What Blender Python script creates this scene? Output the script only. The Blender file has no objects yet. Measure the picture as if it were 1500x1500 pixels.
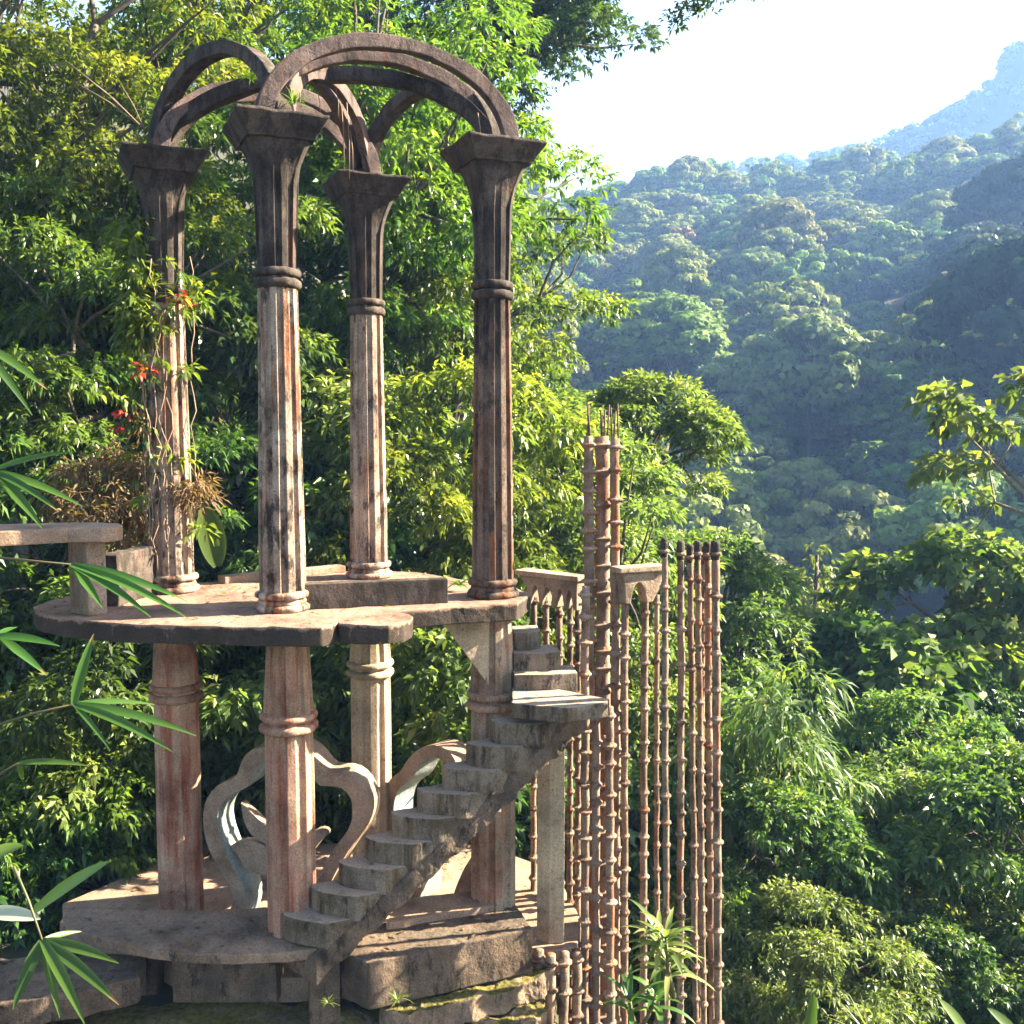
import bpy, bmesh, math, random
import numpy as np
from mathutils import Vector, Matrix, noise as mnoise

# ------------------------------------------------------------------ camera, world, sun, exposure
scn = bpy.context.scene
COL = scn.collection
EYE = 4.4
F_PX = 1500.0
PITCH = math.atan(118 / 1500)
cam_d = bpy.data.cameras.new('camera')
cam = bpy.data.objects.new('camera', cam_d)
COL.objects.link(cam)
cam.location = (0, 0, EYE)
cam.rotation_euler = (math.radians(90) - PITCH, 0, 0)
cam_d.angle = 2 * math.atan(750 / F_PX)
cam_d.clip_start = 0.05
cam_d.clip_end = 3000
scn.camera = cam

SUN_EL = math.radians(31)
SUN_AZ = math.atan2(0.22, 0.975)          # measured from +X towards +Y
world = bpy.data.worlds.new('World')
scn.world = world
world.use_nodes = True
wn = world.node_tree
wn.nodes.clear()
sky = wn.nodes.new('ShaderNodeTexSky')
sky.sky_type = 'NISHITA'
sky.sun_disc = False
sky.sun_elevation = SUN_EL
sky.sun_rotation = math.pi / 2 - SUN_AZ   # clockwise from +Y
sky.air_density = 1.0
sky.dust_density = 1.3
sky.ozone_density = 1.0
bg = wn.nodes.new('ShaderNodeBackground')
bg.inputs['Strength'].default_value = 0.05
wo = wn.nodes.new('ShaderNodeOutputWorld')
wn.links.new(sky.outputs[0], bg.inputs['Color'])
wn.links.new(bg.outputs[0], wo.inputs['Surface'])

sun_d = bpy.data.lights.new('sun', 'SUN')
sun_d.energy = 5.0
sun_d.angle = math.radians(0.5)
sun_d.color = (1.0, 0.95, 0.86)
sun = bpy.data.objects.new('sun', sun_d)
COL.objects.link(sun)
sdir = Vector((math.cos(SUN_EL) * math.cos(SUN_AZ), math.cos(SUN_EL) * math.sin(SUN_AZ), math.sin(SUN_EL)))
sun.rotation_euler = (-sdir).to_track_quat('-Z', 'Y').to_euler()
sun.location = (30, 10, 30)

scn.view_settings.view_transform = 'Standard'
scn.view_settings.look = 'None'
scn.view_settings.exposure = 3.0
scn.view_settings.gamma = 1.0
scn.render.engine = 'CYCLES'
cy = scn.cycles
cy.max_bounces = 6
cy.diffuse_bounces = 3
cy.glossy_bounces = 2
cy.transmission_bounces = 4
cy.transparent_max_bounces = 8
cy.volume_bounces = 0
cy.caustics_reflective = False
cy.caustics_refractive = False
cy.sample_clamp_indirect = 6
cy.use_denoising = True
try:
    cy.denoiser = 'OPENIMAGEDENOISE'
    cy.denoising_input_passes = 'RGB_ALBEDO_NORMAL'
    cy.denoising_prefilter = 'ACCURATE'
except Exception:
    pass

# ------------------------------------------------------------------ helpers
def ray(u, v):
    X = (u - 750) / F_PX
    Y = (750 - v) / F_PX
    return np.array([X, math.cos(PITCH) + Y * math.sin(PITCH), -math.sin(PITCH) + Y * math.cos(PITCH)])

def at(u, v, d):
    """world point seen at photo pixel (u, v), d metres ahead of the viewpoint"""
    r = ray(u, v)
    return np.array([0, 0, EYE]) + r * (d / r[1])

def onz(u, v, z):
    r = ray(u, v)
    return np.array([0, 0, EYE]) + r * ((z - EYE) / r[2])

def onplane(u, v, p0, n):
    r = ray(u, v)
    o = np.array([0, 0, EYE])
    return o + r * (np.dot(np.asarray(p0) - o, n) / np.dot(r, n))

def sm(x, a, b):
    t = np.clip((np.asarray(x, float) - a) / (b - a), 0, 1)
    return t * t * (3 - 2 * t)

ORIGIN = {}
def origin(o):
    while o is not None:
        if o.name in ORIGIN:
            return ORIGIN[o.name]
        o = o.parent
    return np.zeros(3)

def tag(o, label=None, cat=None, group=None, kind=None):
    if label: o['label'] = label
    if cat: o['category'] = cat
    if group: o['group'] = group
    if kind: o['kind'] = kind
    return o

def thing(name, loc, label, cat, group=None):
    o = bpy.data.objects.new(name, None)
    COL.objects.link(o)
    o.location = tuple(float(c) for c in loc)
    o.empty_display_size = 0.2
    ORIGIN[o.name] = np.array(loc, float)
    return tag(o, label, cat, group)

class MB:
    """collects pieces of one mesh"""
    def __init__(s):
        s.v, s.f, s.sm = [], [], []
    def add(s, verts, faces, smooth=False):
        n = len(s.v)
        s.v.extend([tuple(map(float, p)) for p in verts])
        s.f.extend([tuple(int(i) + n for i in f) for f in faces])
        s.sm.extend([smooth] * len(faces))
        return s
    def prism(s, poly, z0, z1, zj=0.0, rng=None):
        n = len(poly)
        a = sum(poly[i][0] * poly[(i + 1) % n][1] - poly[(i + 1) % n][0] * poly[i][1] for i in range(n))
        if a < 0: poly = poly[::-1]
        j = lambda: (rng.uniform(-zj, zj) if rng else 0)
        vs = [(p[0], p[1], z0 + j()) for p in poly] + [(p[0], p[1], z1 + j()) for p in poly]
        fs = [tuple(range(n - 1, -1, -1)), tuple(range(n, 2 * n))]
        fs += [(i, (i + 1) % n, n + (i + 1) % n, n + i) for i in range(n)]
        return s.add(vs, fs)
    def loft(s, rings, cap=True, smooth=False):
        n = len(rings[0]); vs = []; fs = []
        for r in rings: vs.extend(r)
        for k in range(len(rings) - 1):
            for i in range(n):
                j = (i + 1) % n
                fs.append((k * n + i, k * n + j, (k + 1) * n + j, (k + 1) * n + i))
        if cap:
            fs.append(tuple(range(n - 1, -1, -1)))
            fs.append(tuple((len(rings) - 1) * n + i for i in range(n)))
        return s.add(vs, fs, smooth)
    def tube(s, pts, radii, n=6, smooth=True, cap=True):
        pts = [np.asarray(p, float) for p in pts]
        rings = []
        ref = np.array([0.31, 0.92, 0.24])
        for i, p in enumerate(pts):
            t = pts[min(i + 1, len(pts) - 1)] - pts[max(i - 1, 0)]
            t = t / (np.linalg.norm(t) + 1e-9)
            if abs(np.dot(t, ref)) > 0.95: ref = np.array([1.0, 0.1, 0.0])
            a = np.cross(t, ref); a /= np.linalg.norm(a) + 1e-9
            b = np.cross(t, a)
            r = radii[i] if hasattr(radii, '__len__') else radii
            rings.append([p + r * (a * math.cos(2 * math.pi * k / n) + b * math.sin(2 * math.pi * k / n)) for k in range(n)])
        return s.loft(rings, cap, smooth)
    def box(s, c, ax, ay, az):
        c, ax, ay, az = (np.asarray(q, float) for q in (c, ax, ay, az))
        vs = [c + sx * ax + sy * ay + sz * az for sz in (-1, 1) for sx, sy in ((-1, -1), (1, -1), (1, 1), (-1, 1))]
        return s.add(vs, [(3, 2, 1, 0), (4, 5, 6, 7), (0, 1, 5, 4), (1, 2, 6, 5), (2, 3, 7, 6), (3, 0, 4, 7)])
    def strap(s, base, d, up, L, W, droop=0.4, segs=7, fold=0.15, shape='lance'):
        """a long leaf: bends down along its length, folded on its midrib"""
        p = np.asarray(base, float).copy(); d = np.asarray(d, float); d = d / np.linalg.norm(d)
        up = np.asarray(up, float)
        vs, fs = [], []
        for i in range(segs + 1):
            t = i / segs
            side = np.cross(d, up); side /= np.linalg.norm(side) + 1e-9
            nn = np.cross(side, d)
            if shape == 'lance': w = W * (math.sin(math.pi * min(1, (t * 0.93 + 0.07) ** 0.75)) ** 0.8)
            elif shape == 'blade': w = W * (1 - t ** 2.2) * min(1, 0.45 + 3 * t)
            else: w = W * math.sin(math.pi * min(1, 0.04 + 0.96 * t)) ** 0.6
            w = max(w, 0.002)
            vs += [p - side * w * .5 + nn * w * fold, p, p + side * w * .5 + nn * w * fold]
            p = p + d * (L / segs)
            d = d + np.array([0, 0, -1]) * droop / segs
            d /= np.linalg.norm(d)
        for i in range(segs):
            a = 3 * i
            fs += [(a, a + 1, a + 4, a + 3), (a + 1, a + 2, a + 5, a + 4)]
        return s.add(vs, fs, True)
    def build(s, name, mat, parent=None, bevel=0.0, rough=0.0, seed=0, sub=0.0):
        off = origin(parent) if parent is not None else np.zeros(3)
        me = bpy.data.meshes.new(name)
        vs = np.array(s.v) - off
        me.from_pydata(vs.tolist(), [], s.f)
        me.polygons.foreach_set('use_smooth', np.array(s.sm, bool))
        me.materials.append(mat)
        if bevel or rough:
            bm = bmesh.new(); bm.from_mesh(me)
            bmesh.ops.recalc_face_normals(bm, faces=bm.faces)
            if bevel:
                es = [e for e in bm.edges if len(e.link_faces) == 2 and e.calc_face_angle(0) > 0.5]
                bmesh.ops.bevel(bm, geom=es, offset=bevel, segments=2, affect='EDGES', profile=0.6, clamp_overlap=True)
            if sub:
                bmesh.ops.triangulate(bm, faces=bm.faces)
                for _ in range(6):
                    es = [e for e in bm.edges if e.calc_length() > sub]
                    if not es or len(bm.faces) > 30000: break
                    bmesh.ops.subdivide_edges(bm, edges=es, cuts=1)
                    bmesh.ops.triangulate(bm, faces=[f for f in bm.faces if len(f.verts) > 3])
            if rough:
                for q in bm.verts:
                    c = q.co * 6 + Vector((seed, seed * 2.3, 0))
                    q.co += mnoise.noise_vector(c) * rough
                    if sub: q.co += mnoise.noise_vector(q.co * 22) * rough * .45
            bm.to_mesh(me); bm.free()
        o = bpy.data.objects.new(name, me)
        COL.objects.link(o)
        if parent is not None: o.parent = parent
        return o

def quads(name, V, F, tint, mats, parent=None, matidx=None):
    """big quad mesh from numpy arrays with a per-vertex leaf tint"""
    me = bpy.data.meshes.new(name)
    nv, nf = len(V), len(F)
    me.vertices.add(nv); me.vertices.foreach_set('co', V.astype(np.float32).ravel())
    me.loops.add(nf * 4); me.loops.foreach_set('vertex_index', F.astype(np.int32).ravel())
    me.polygons.add(nf)
    me.polygons.foreach_set('loop_start', np.arange(0, nf * 4, 4, dtype=np.int32))
    me.polygons.foreach_set('loop_total', np.full(nf, 4, dtype=np.int32))
    for m in mats: me.materials.append(m)
    if matidx is not None: me.polygons.foreach_set('material_index', matidx.astype(np.int32))
    at_ = me.attributes.new('tint', 'FLOAT', 'POINT')
    at_.data.foreach_set('value', tint.astype(np.float32))
    me.update(calc_edges=True)
    o = bpy.data.objects.new(name, me)
    COL.objects.link(o)
    if parent is not None: o.parent = parent
    return o

def dup(root, loc, rz=0.0, sc=1.0, label=None, group=None):
    r = root.copy(); COL.objects.link(r)
    r.location = tuple(float(c) for c in loc); r.rotation_euler = (0, 0, rz)
    r.scale = (sc, sc, sc) if not hasattr(sc, '__len__') else sc
    if label: r['label'] = label
    if group: r['group'] = group
    for ch in list(root.children):
        c = ch.copy(); COL.objects.link(c); c.parent = r
    return r

# ------------------------------------------------------------------ materials
def nodes_of(name):
    m = bpy.data.materials.new(name); m.use_nodes = True
    t = m.node_tree; t.nodes.clear()
    return m, t, t.nodes, t.links

def ramp(N, stops, interp='LINEAR'):
    r = N.new('ShaderNodeValToRGB'); e = r.color_ramp.elements
    r.color_ramp.interpolation = interp
    while len(e) < len(stops): e.new(0.5)
    for k, (p, c) in enumerate(stops):
        e[k].position = p
        e[k].color = (c, c, c, 1) if not hasattr(c, '__len__') else (*c, 1)
    return r

def concrete(name, c1, c2, stain, lichen=0.35, rust=0.3, moss=0.0, dark=(0.035, 0.028, 0.022), zgrad=None, bump=0.6, peel=None, sky_sheen=None):
    m, t, N, L = nodes_of(name)
    out = N.new('ShaderNodeOutputMaterial'); b = N.new('ShaderNodeBsdfPrincipled')
    L.new(b.outputs[0], out.inputs[0])
    b.inputs['Roughness'].default_value = 0.92
    b.inputs['Specular IOR Level'].default_value = 0.2
    tc = N.new('ShaderNodeTexCoord')
    oi = N.new('ShaderNodeObjectInfo')
    sh = N.new('ShaderNodeVectorMath'); sh.operation = 'MULTIPLY_ADD'
    sh.inputs[1].default_value = (9, 7, 5)
    L.new(oi.outputs['Random'], sh.inputs[0]); L.new(tc.outputs['Object'], sh.inputs[2])
    def noise(scale, det=8, rg=0.6, vec=None):
        n = N.new('ShaderNodeTexNoise'); n.inputs['Scale'].default_value = scale
        n.inputs['Detail'].default_value = det; n.inputs['Roughness'].default_value = rg
        L.new(vec or sh.outputs[0], n.inputs['Vector']); return n
    def mix(f, a, b_, mode='MIX'):
        x = N.new('ShaderNodeMix'); x.data_type = 'RGBA'; x.blend_type = mode
        for src, i in ((f, 0), (a, 6), (b_, 7)):
            if hasattr(src, 'is_linked'): L.new(src, x.inputs[i])
            elif i == 0: x.inputs[0].default_value = src
            else: x.inputs[i].default_value = (*src, 1)
        return x.outputs[2]
    mp = N.new('ShaderNodeMapping'); mp.inputs['Scale'].default_value = (9, 9, 0.7)
    L.new(sh.outputs[0], mp.inputs[0])
    n1 = noise(3.2); r1 = ramp(N, [(0.38, 0), (0.62, 1)]); L.new(n1.outputs[0], r1.inputs[0])
    col = mix(r1.outputs[0], c1, c2)
    if peel is not None:
        n5 = noise(2.3, 10, 0.68); r5 = ramp(N, [(0.49, 0), (0.56, 1)]); L.new(n5.outputs[0], r5.inputs[0])
        col = mix(r5.outputs[0], col, peel)
    n2 = noise(1.0, 6, 0.65, mp.outputs[0]); r2 = ramp(N, [(0.62 - rust * 0.3, 0), (0.72 - rust * 0.2, 1)]); L.new(n2.outputs[0], r2.inputs[0])
    col = mix(r2.outputs[0], col, stain)
    # lichen: patches, optionally heavier towards a height on the object
    mp3 = N.new('ShaderNodeMapping'); mp3.inputs['Scale'].default_value = (1, 1, 0.42)
    L.new(sh.outputs[0], mp3.inputs[0])
    n3 = noise(9.0, 12, 0.74, mp3.outputs[0])
    v = n3.outputs[0]
    if zgrad is not None:
        sx = N.new('ShaderNodeSeparateXYZ'); L.new(tc.outputs['Object'], sx.inputs[0])
        mr = N.new('ShaderNodeMapRange'); mr.inputs[1].default_value = zgrad[0]; mr.inputs[2].default_value = zgrad[1]
        mr.inputs[3].default_value = zgrad[2]; mr.inputs[4].default_value = zgrad[3]
        L.new(sx.outputs[2], mr.inputs[0])
        ad = N.new('ShaderNodeMath'); ad.operation = 'ADD'; L.new(v, ad.inputs[0]); L.new(mr.outputs[0], ad.inputs[1]); v = ad.outputs[0]
    r3 = ramp(N, [(0.70 - lichen * 0.4, 0), (0.80 - lichen * 0.4, 0.9)]); L.new(v, r3.inputs[0])
    col = mix(r3.outputs[0], col, dark)
    n3b = noise(16.0, 10, 0.75); r3b = ramp(N, [(0.58, 0), (0.68, 0.7)]); L.new(n3b.outputs[0], r3b.inputs[0])
    col = mix(r3b.outputs[0], col, dark)
    n4 = noise(70, 4, 0.7); r4 = ramp(N, [(0.3, 0.55), (0.7, 1.25)]); L.new(n4.outputs[0], r4.inputs[0])
    col = mix(1.0, col, r4.outputs[0], 'MULTIPLY')
    n8 = noise(1.9, 7, 0.66); r8 = ramp(N, [(0.36, (.52, .50, .47)), (0.52, (.95, .95, .95)), (0.68, (1.2, 1.17, 1.12))]); L.new(n8.outputs[0], r8.inputs[0])
    col = mix(1.0, col, r8.outputs[0], 'MULTIPLY')
    if sky_sheen is not None:  # up-facing tread tops lightened: sky reflection put into the colour
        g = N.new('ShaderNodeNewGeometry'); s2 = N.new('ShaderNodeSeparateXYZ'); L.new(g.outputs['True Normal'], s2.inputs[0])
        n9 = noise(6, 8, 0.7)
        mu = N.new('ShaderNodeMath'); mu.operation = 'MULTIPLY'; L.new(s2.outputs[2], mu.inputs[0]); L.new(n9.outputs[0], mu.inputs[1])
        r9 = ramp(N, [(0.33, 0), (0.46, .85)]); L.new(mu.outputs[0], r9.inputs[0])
        wc = mix(1.0, sky_sheen, r4.outputs[0], 'MULTIPLY')
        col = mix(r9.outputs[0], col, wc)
    if moss > 0:
        g = N.new('ShaderNodeNewGeometry'); s2 = N.new('ShaderNodeSeparateXYZ'); L.new(g.outputs['True Normal'], s2.inputs[0])
        n6 = noise(7, 8, 0.7)
        mu = N.new('ShaderNodeMath'); mu.operation = 'MULTIPLY'; L.new(s2.outputs[2], mu.inputs[0]); L.new(n6.outputs[0], mu.inputs[1])
        r6 = ramp(N, [(0.62 - moss * 0.3, 0), (0.72 - moss * 0.3, 1)]); L.new(mu.outputs[0], r6.inputs[0])
        n7 = noise(22, 6, 0.6); r7 = ramp(N, [(0.35, (0.045, 0.05, 0.012)), (0.65, (0.17, 0.13, 0.03))]); L.new(n7.outputs[0], r7.inputs[0])
        col = mix(r6.outputs[0], col, r7.outputs[0])
    L.new(col, b.inputs['Base Color'])
    bn = noise(45, 8, 0.7); bn2 = noise(9, 8, 0.7)
    ad2 = N.new('ShaderNodeMath'); ad2.operation = 'MULTIPLY_ADD'; ad2.inputs[1].default_value = 0.35
    L.new(bn.outputs[0], ad2.inputs[0]); L.new(bn2.outputs[0], ad2.inputs[2])
    bp = N.new('ShaderNodeBump'); bp.inputs['Strength'].default_value = bump; bp.inputs['Distance'].default_value = 0.03
    L.new(ad2.outputs[0], bp.inputs['Height']); L.new(bp.outputs[0], b.inputs['Normal'])
    return m

def leafmat(name, stops, trans=0.4, gloss=0.45, tcol=(1.25, 1.3, 0.5), hue=0.03, spec=0.5):
    m, t, N, L = nodes_of(name)
    out = N.new('ShaderNodeOutputMaterial'); b = N.new('ShaderNodeBsdfPrincipled'); tr = N.new('ShaderNodeBsdfTranslucent')
    a = N.new('ShaderNodeAttribute'); a.attribute_name = 'tint'; a.attribute_type = 'GEOMETRY'
    r = ramp(N, stops); L.new(a.outputs['Fac'], r.inputs[0])
    oi = N.new('ShaderNodeObjectInfo')
    mr = N.new('ShaderNodeMapRange'); mr.inputs[3].default_value = 0.5 - hue; mr.inputs[4].default_value = 0.5 + hue
    L.new(oi.outputs['Random'], mr.inputs[0])
    hs = N.new('ShaderNodeHueSaturation'); L.new(mr.outputs[0], hs.inputs['Hue']); L.new(r.outputs[0], hs.inputs['Color'])
    mv = N.new('ShaderNodeMapRange'); mv.inputs[3].default_value = 0.8; mv.inputs[4].default_value = 1.25
    fr = N.new('ShaderNodeMath'); fr.operation = 'FRACT'
    mm = N.new('ShaderNodeMath'); mm.operation = 'MULTIPLY'; mm.inputs[1].default_value = 7.31
    L.new(oi.outputs['Random'], mm.inputs[0]); L.new(mm.outputs[0], fr.inputs[0]); L.new(fr.outputs[0], mv.inputs[0])
    L.new(mv.outputs[0], hs.inputs['Value'])
    L.new(hs.outputs[0], b.inputs['Base Color'])
    b.inputs['Roughness'].default_value = gloss
    b.inputs['Specular IOR Level'].default_value = spec
    mx = N.new('ShaderNodeMix'); mx.data_type = 'RGBA'; mx.blend_type = 'MULTIPLY'; mx.inputs[0].default_value = 1
    L.new(hs.outputs[0], mx.inputs[6]); mx.inputs[7].default_value = (*tcol, 1)
    L.new(mx.outputs[2], tr.inputs['Color'])
    ms = N.new('ShaderNodeMixShader'); ms.inputs[0].default_value = trans
    L.new(b.outputs[0], ms.inputs[1]); L.new(tr.outputs[0], ms.inputs[2]); L.new(ms.outputs[0], out.inputs[0])
    return m

def plain(name, c, rough=0.8, c2=None, scale=8, bump=0.3):
    m, t, N, L = nodes_of(name)
    out = N.new('ShaderNodeOutputMaterial'); b = N.new('ShaderNodeBsdfPrincipled'); L.new(b.outputs[0], out.inputs[0])
    b.inputs['Roughness'].default_value = rough
    tc = N.new('ShaderNodeTexCoord'); n = N.new('ShaderNodeTexNoise'); n.inputs['Scale'].default_value = scale; n.inputs['Detail'].default_value = 8
    L.new(tc.outputs['Object'], n.inputs['Vector'])
    r = ramp(N, [(0.35, c), (0.65, c2 or tuple(x * 1.5 for x in c))]); L.new(n.outputs[0], r.inputs[0]); L.new(r.outputs[0], b.inputs['Base Color'])
    bp = N.new('ShaderNodeBump'); bp.inputs['Strength'].default_value = bump; L.new(n.outputs[0], bp.inputs['Height']); L.new(bp.outputs[0], b.inputs['Normal'])
    return m

M = {}
M['cap'] = concrete('weathered dark concrete', (0.105, 0.08, 0.065), (0.07, 0.055, 0.048), (0.10, 0.05, 0.03), lichen=0.6, rust=0.2)
M['arch'] = concrete('arch concrete', (0.18, 0.125, 0.11), (0.115, 0.085, 0.08), (0.20, 0.10, 0.06), lichen=0.42, rust=0.2)
M['shaft'] = concrete('stained column concrete', (0.46, 0.37, 0.29), (0.34, 0.25, 0.19), (0.22, 0.08, 0.032), lichen=0.50, rust=0.42, zgrad=(5.85, 6.15, 0.0, 0.30))
M['shaft_dark'] = concrete('dark column concrete', (0.20, 0.145, 0.11), (0.13, 0.09, 0.07), (0.22, 0.08, 0.03), lichen=0.5, rust=0.35, zgrad=(5.0, 6.2, 0.0, 0.16))
M['deck'] = concrete('platform concrete', (0.33, 0.205, 0.145), (0.245, 0.16, 0.12), (0.32, 0.20, 0.13), lichen=0.27, rust=0.2, zgrad=(3.15, 3.19, 0.27, 0.0))
M['pink'] = concrete('pink painted concrete', (0.42, 0.215, 0.145), (0.48, 0.29, 0.205), (0.32, 0.11, 0.065), lichen=0.18, rust=0.4, peel=(0.46, 0.31, 0.21))
M['cream'] = concrete('cream painted concrete', (0.52, 0.40, 0.27), (0.46, 0.35, 0.24), (0.42, 0.28, 0.17), lichen=0.10, rust=0.2)
M['brown'] = concrete('brown pink concrete', (0.36, 0.20, 0.14), (0.42, 0.28, 0.19), (0.28, 0.13, 0.07), lichen=0.3, rust=0.35, peel=(0.36, 0.28, 0.2))
M['ring'] = concrete('ring concrete', (0.42, 0.29, 0.205), (0.36, 0.25, 0.175), (0.30, 0.18, 0.11), lichen=0.15, rust=0.15)
M['ring_skylit'] = concrete('sky tinted ring concrete', (0.30, 0.38, 0.38), (0.36, 0.40, 0.38), (0.26, 0.28, 0.26), lichen=0.2, rust=0.2)  # bluish sky light on the ring's inner faces, put into the colour
M['stair'] = concrete('mossy stair concrete', (0.26, 0.20, 0.15), (0.15, 0.115, 0.075), (0.11, 0.075, 0.04), lichen=0.45, rust=0.4, sky_sheen=(0.36, 0.28, 0.215))
M['floor'] = concrete('terrace concrete', (0.37, 0.25, 0.175), (0.28, 0.195, 0.14), (0.30, 0.19, 0.12), lichen=0.22, rust=0.15)
M['disc'] = concrete('landing concrete', (0.31, 0.21, 0.15), (0.23, 0.165, 0.12), (0.25, 0.16, 0.10), lichen=0.36, rust=0.3, zgrad=(-.03, -.002, .3, 0))
M['rough'] = concrete('rough mossy concrete', (0.21, 0.145, 0.10), (0.125, 0.095, 0.07), (0.10, 0.07, 0.04), lichen=0.45, rust=0.2, bump=1.0)
M['mossy'] = concrete('mossy ledge concrete', (0.32, 0.22, 0.15), (0.22, 0.16, 0.11), (0.14, 0.08, 0.04), lichen=0.35, rust=0.2, moss=0.9, bump=1.0)
M['pole'] = concrete('rusty pole concrete', (0.33, 0.23, 0.16), (0.21, 0.15, 0.11), (0.25, 0.09, 0.04), lichen=0.5, rust=0.35, dark=(0.07, 0.05, 0.035))
M['poletall'] = concrete('grey brown pole concrete', (0.34, 0.25, 0.19), (0.22, 0.15, 0.11), (0.28, 0.10, 0.04), lichen=0.33, rust=0.4, dark=(0.06, 0.045, 0.035))
M['rail'] = concrete('rail concrete', (0.40, 0.30, 0.21), (0.30, 0.22, 0.16), (0.28, 0.16, 0.09), lichen=0.3, rust=0.2)
M['steel'] = plain('rusty steel', (0.07, 0.03, 0.02), 0.8)
M['bark'] = plain('bark', (0.05, 0.038, 0.028), 0.95, (0.11, 0.085, 0.06), 14, 0.6)
M['palebark'] = plain('pale bark', (0.12, 0.09, 0.065), 0.95, (0.24, 0.19, 0.14), 14, 0.6)
M['stem'] = plain('green stem', (0.07, 0.08, 0.025), 0.7, (0.12, 0.09, 0.04))
M['vine'] = plain('dry vine', (0.20, 0.13, 0.08), 0.8, (0.30, 0.2, 0.13))
M['soil'] = plain('leaf litter', (0.022, 0.022, 0.010), 0.95, (0.05, 0.045, 0.02), 2.5, 0.6)
M['hill'] = plain('forest floor', (0.03, 0.042, 0.018), 0.95, (0.05, 0.06, 0.025), 0.4, 0.4)
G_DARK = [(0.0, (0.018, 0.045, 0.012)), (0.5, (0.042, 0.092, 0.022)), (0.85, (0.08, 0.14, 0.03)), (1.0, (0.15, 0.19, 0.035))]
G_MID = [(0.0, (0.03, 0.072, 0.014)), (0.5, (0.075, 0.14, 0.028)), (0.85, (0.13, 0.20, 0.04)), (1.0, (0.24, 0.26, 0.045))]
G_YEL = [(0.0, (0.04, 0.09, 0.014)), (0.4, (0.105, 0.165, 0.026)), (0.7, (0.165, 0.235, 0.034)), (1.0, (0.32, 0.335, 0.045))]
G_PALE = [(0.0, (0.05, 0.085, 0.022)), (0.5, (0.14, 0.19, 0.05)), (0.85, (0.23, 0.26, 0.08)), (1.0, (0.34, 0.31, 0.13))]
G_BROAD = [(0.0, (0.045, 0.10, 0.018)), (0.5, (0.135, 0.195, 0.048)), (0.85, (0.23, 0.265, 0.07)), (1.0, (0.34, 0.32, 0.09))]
M['leaf_dark'] = leafmat('dark green leaves', G_DARK, 0.35, 0.36)
M['leaf_mid'] = leafmat('green leaves', G_MID, 0.45, 0.42, spec=.45)
M['leaf_yel'] = leafmat('yellow green leaves', G_YEL, 0.5, 0.38)
M['leaf_pale'] = leafmat('pale green leaves', G_PALE, 0.48, 0.48, spec=.4)
M['leaf_broad'] = leafmat('broad green leaves', G_BROAD, 0.5, 0.6, spec=.25)
M['leaf_dry'] = leafmat('dry fern leaves', [(0, (0.12, 0.08, 0.03)), (0.5, (0.24, 0.15, 0.07)), (1, (0.22, 0.2, 0.05))], 0.4, 0.7)
M['leaf_hill'] = leafmat('hillside leaves', [(0, (0.06, 0.095, 0.02)), (0.5, (0.135, 0.20, 0.034)), (1, (0.23, 0.27, 0.05))], 0.3, 0.7, hue=0.035, spec=0.2)
M['leaf_hillpale'] = leafmat('pale hillside leaves', [(0, (0.09, 0.11, 0.035)), (0.5, (0.17, 0.20, 0.06)), (1, (0.26, 0.27, 0.10))], 0.3, 0.7, hue=0.03, spec=0.2)
M['leaf_hilldark'] = leafmat('shade darkened hillside leaves', [(0, (0.012, 0.025, 0.01)), (0.5, (0.025, 0.045, 0.015)), (1, (0.045, 0.07, 0.02))], 0.2, 0.7, hue=0.02, spec=0.2)  # darker copy of the hillside leaves, with the shade put into the colour
M['leaf_orange'] = leafmat('orange brown leaves', [(0, (0.13, 0.07, 0.02)), (1, (0.3, 0.16, 0.04))], 0.3, 0.6, hue=0.01)
M['bamboo'] = leafmat('bamboo leaf', [(0, (0.03, 0.085, 0.012)), (0.9, (0.07, 0.15, 0.02)), (1, (0.24, 0.17, 0.06))], 0.45, 0.4, hue=0.02)
M['flower'] = leafmat('red flower', [(0, (0.5, 0.04, 0.03)), (1, (0.6, 0.1, 0.06))], 0.4, 0.5, tcol=(1.2, .8, .6), hue=0.01)
M['white'] = leafmat('pale banded leaf', [(0, (0.35, 0.38, 0.26)), (1, (0.5, 0.5, 0.36))], 0.35, 0.4, tcol=(1, 1, .8), hue=0.01)

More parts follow.
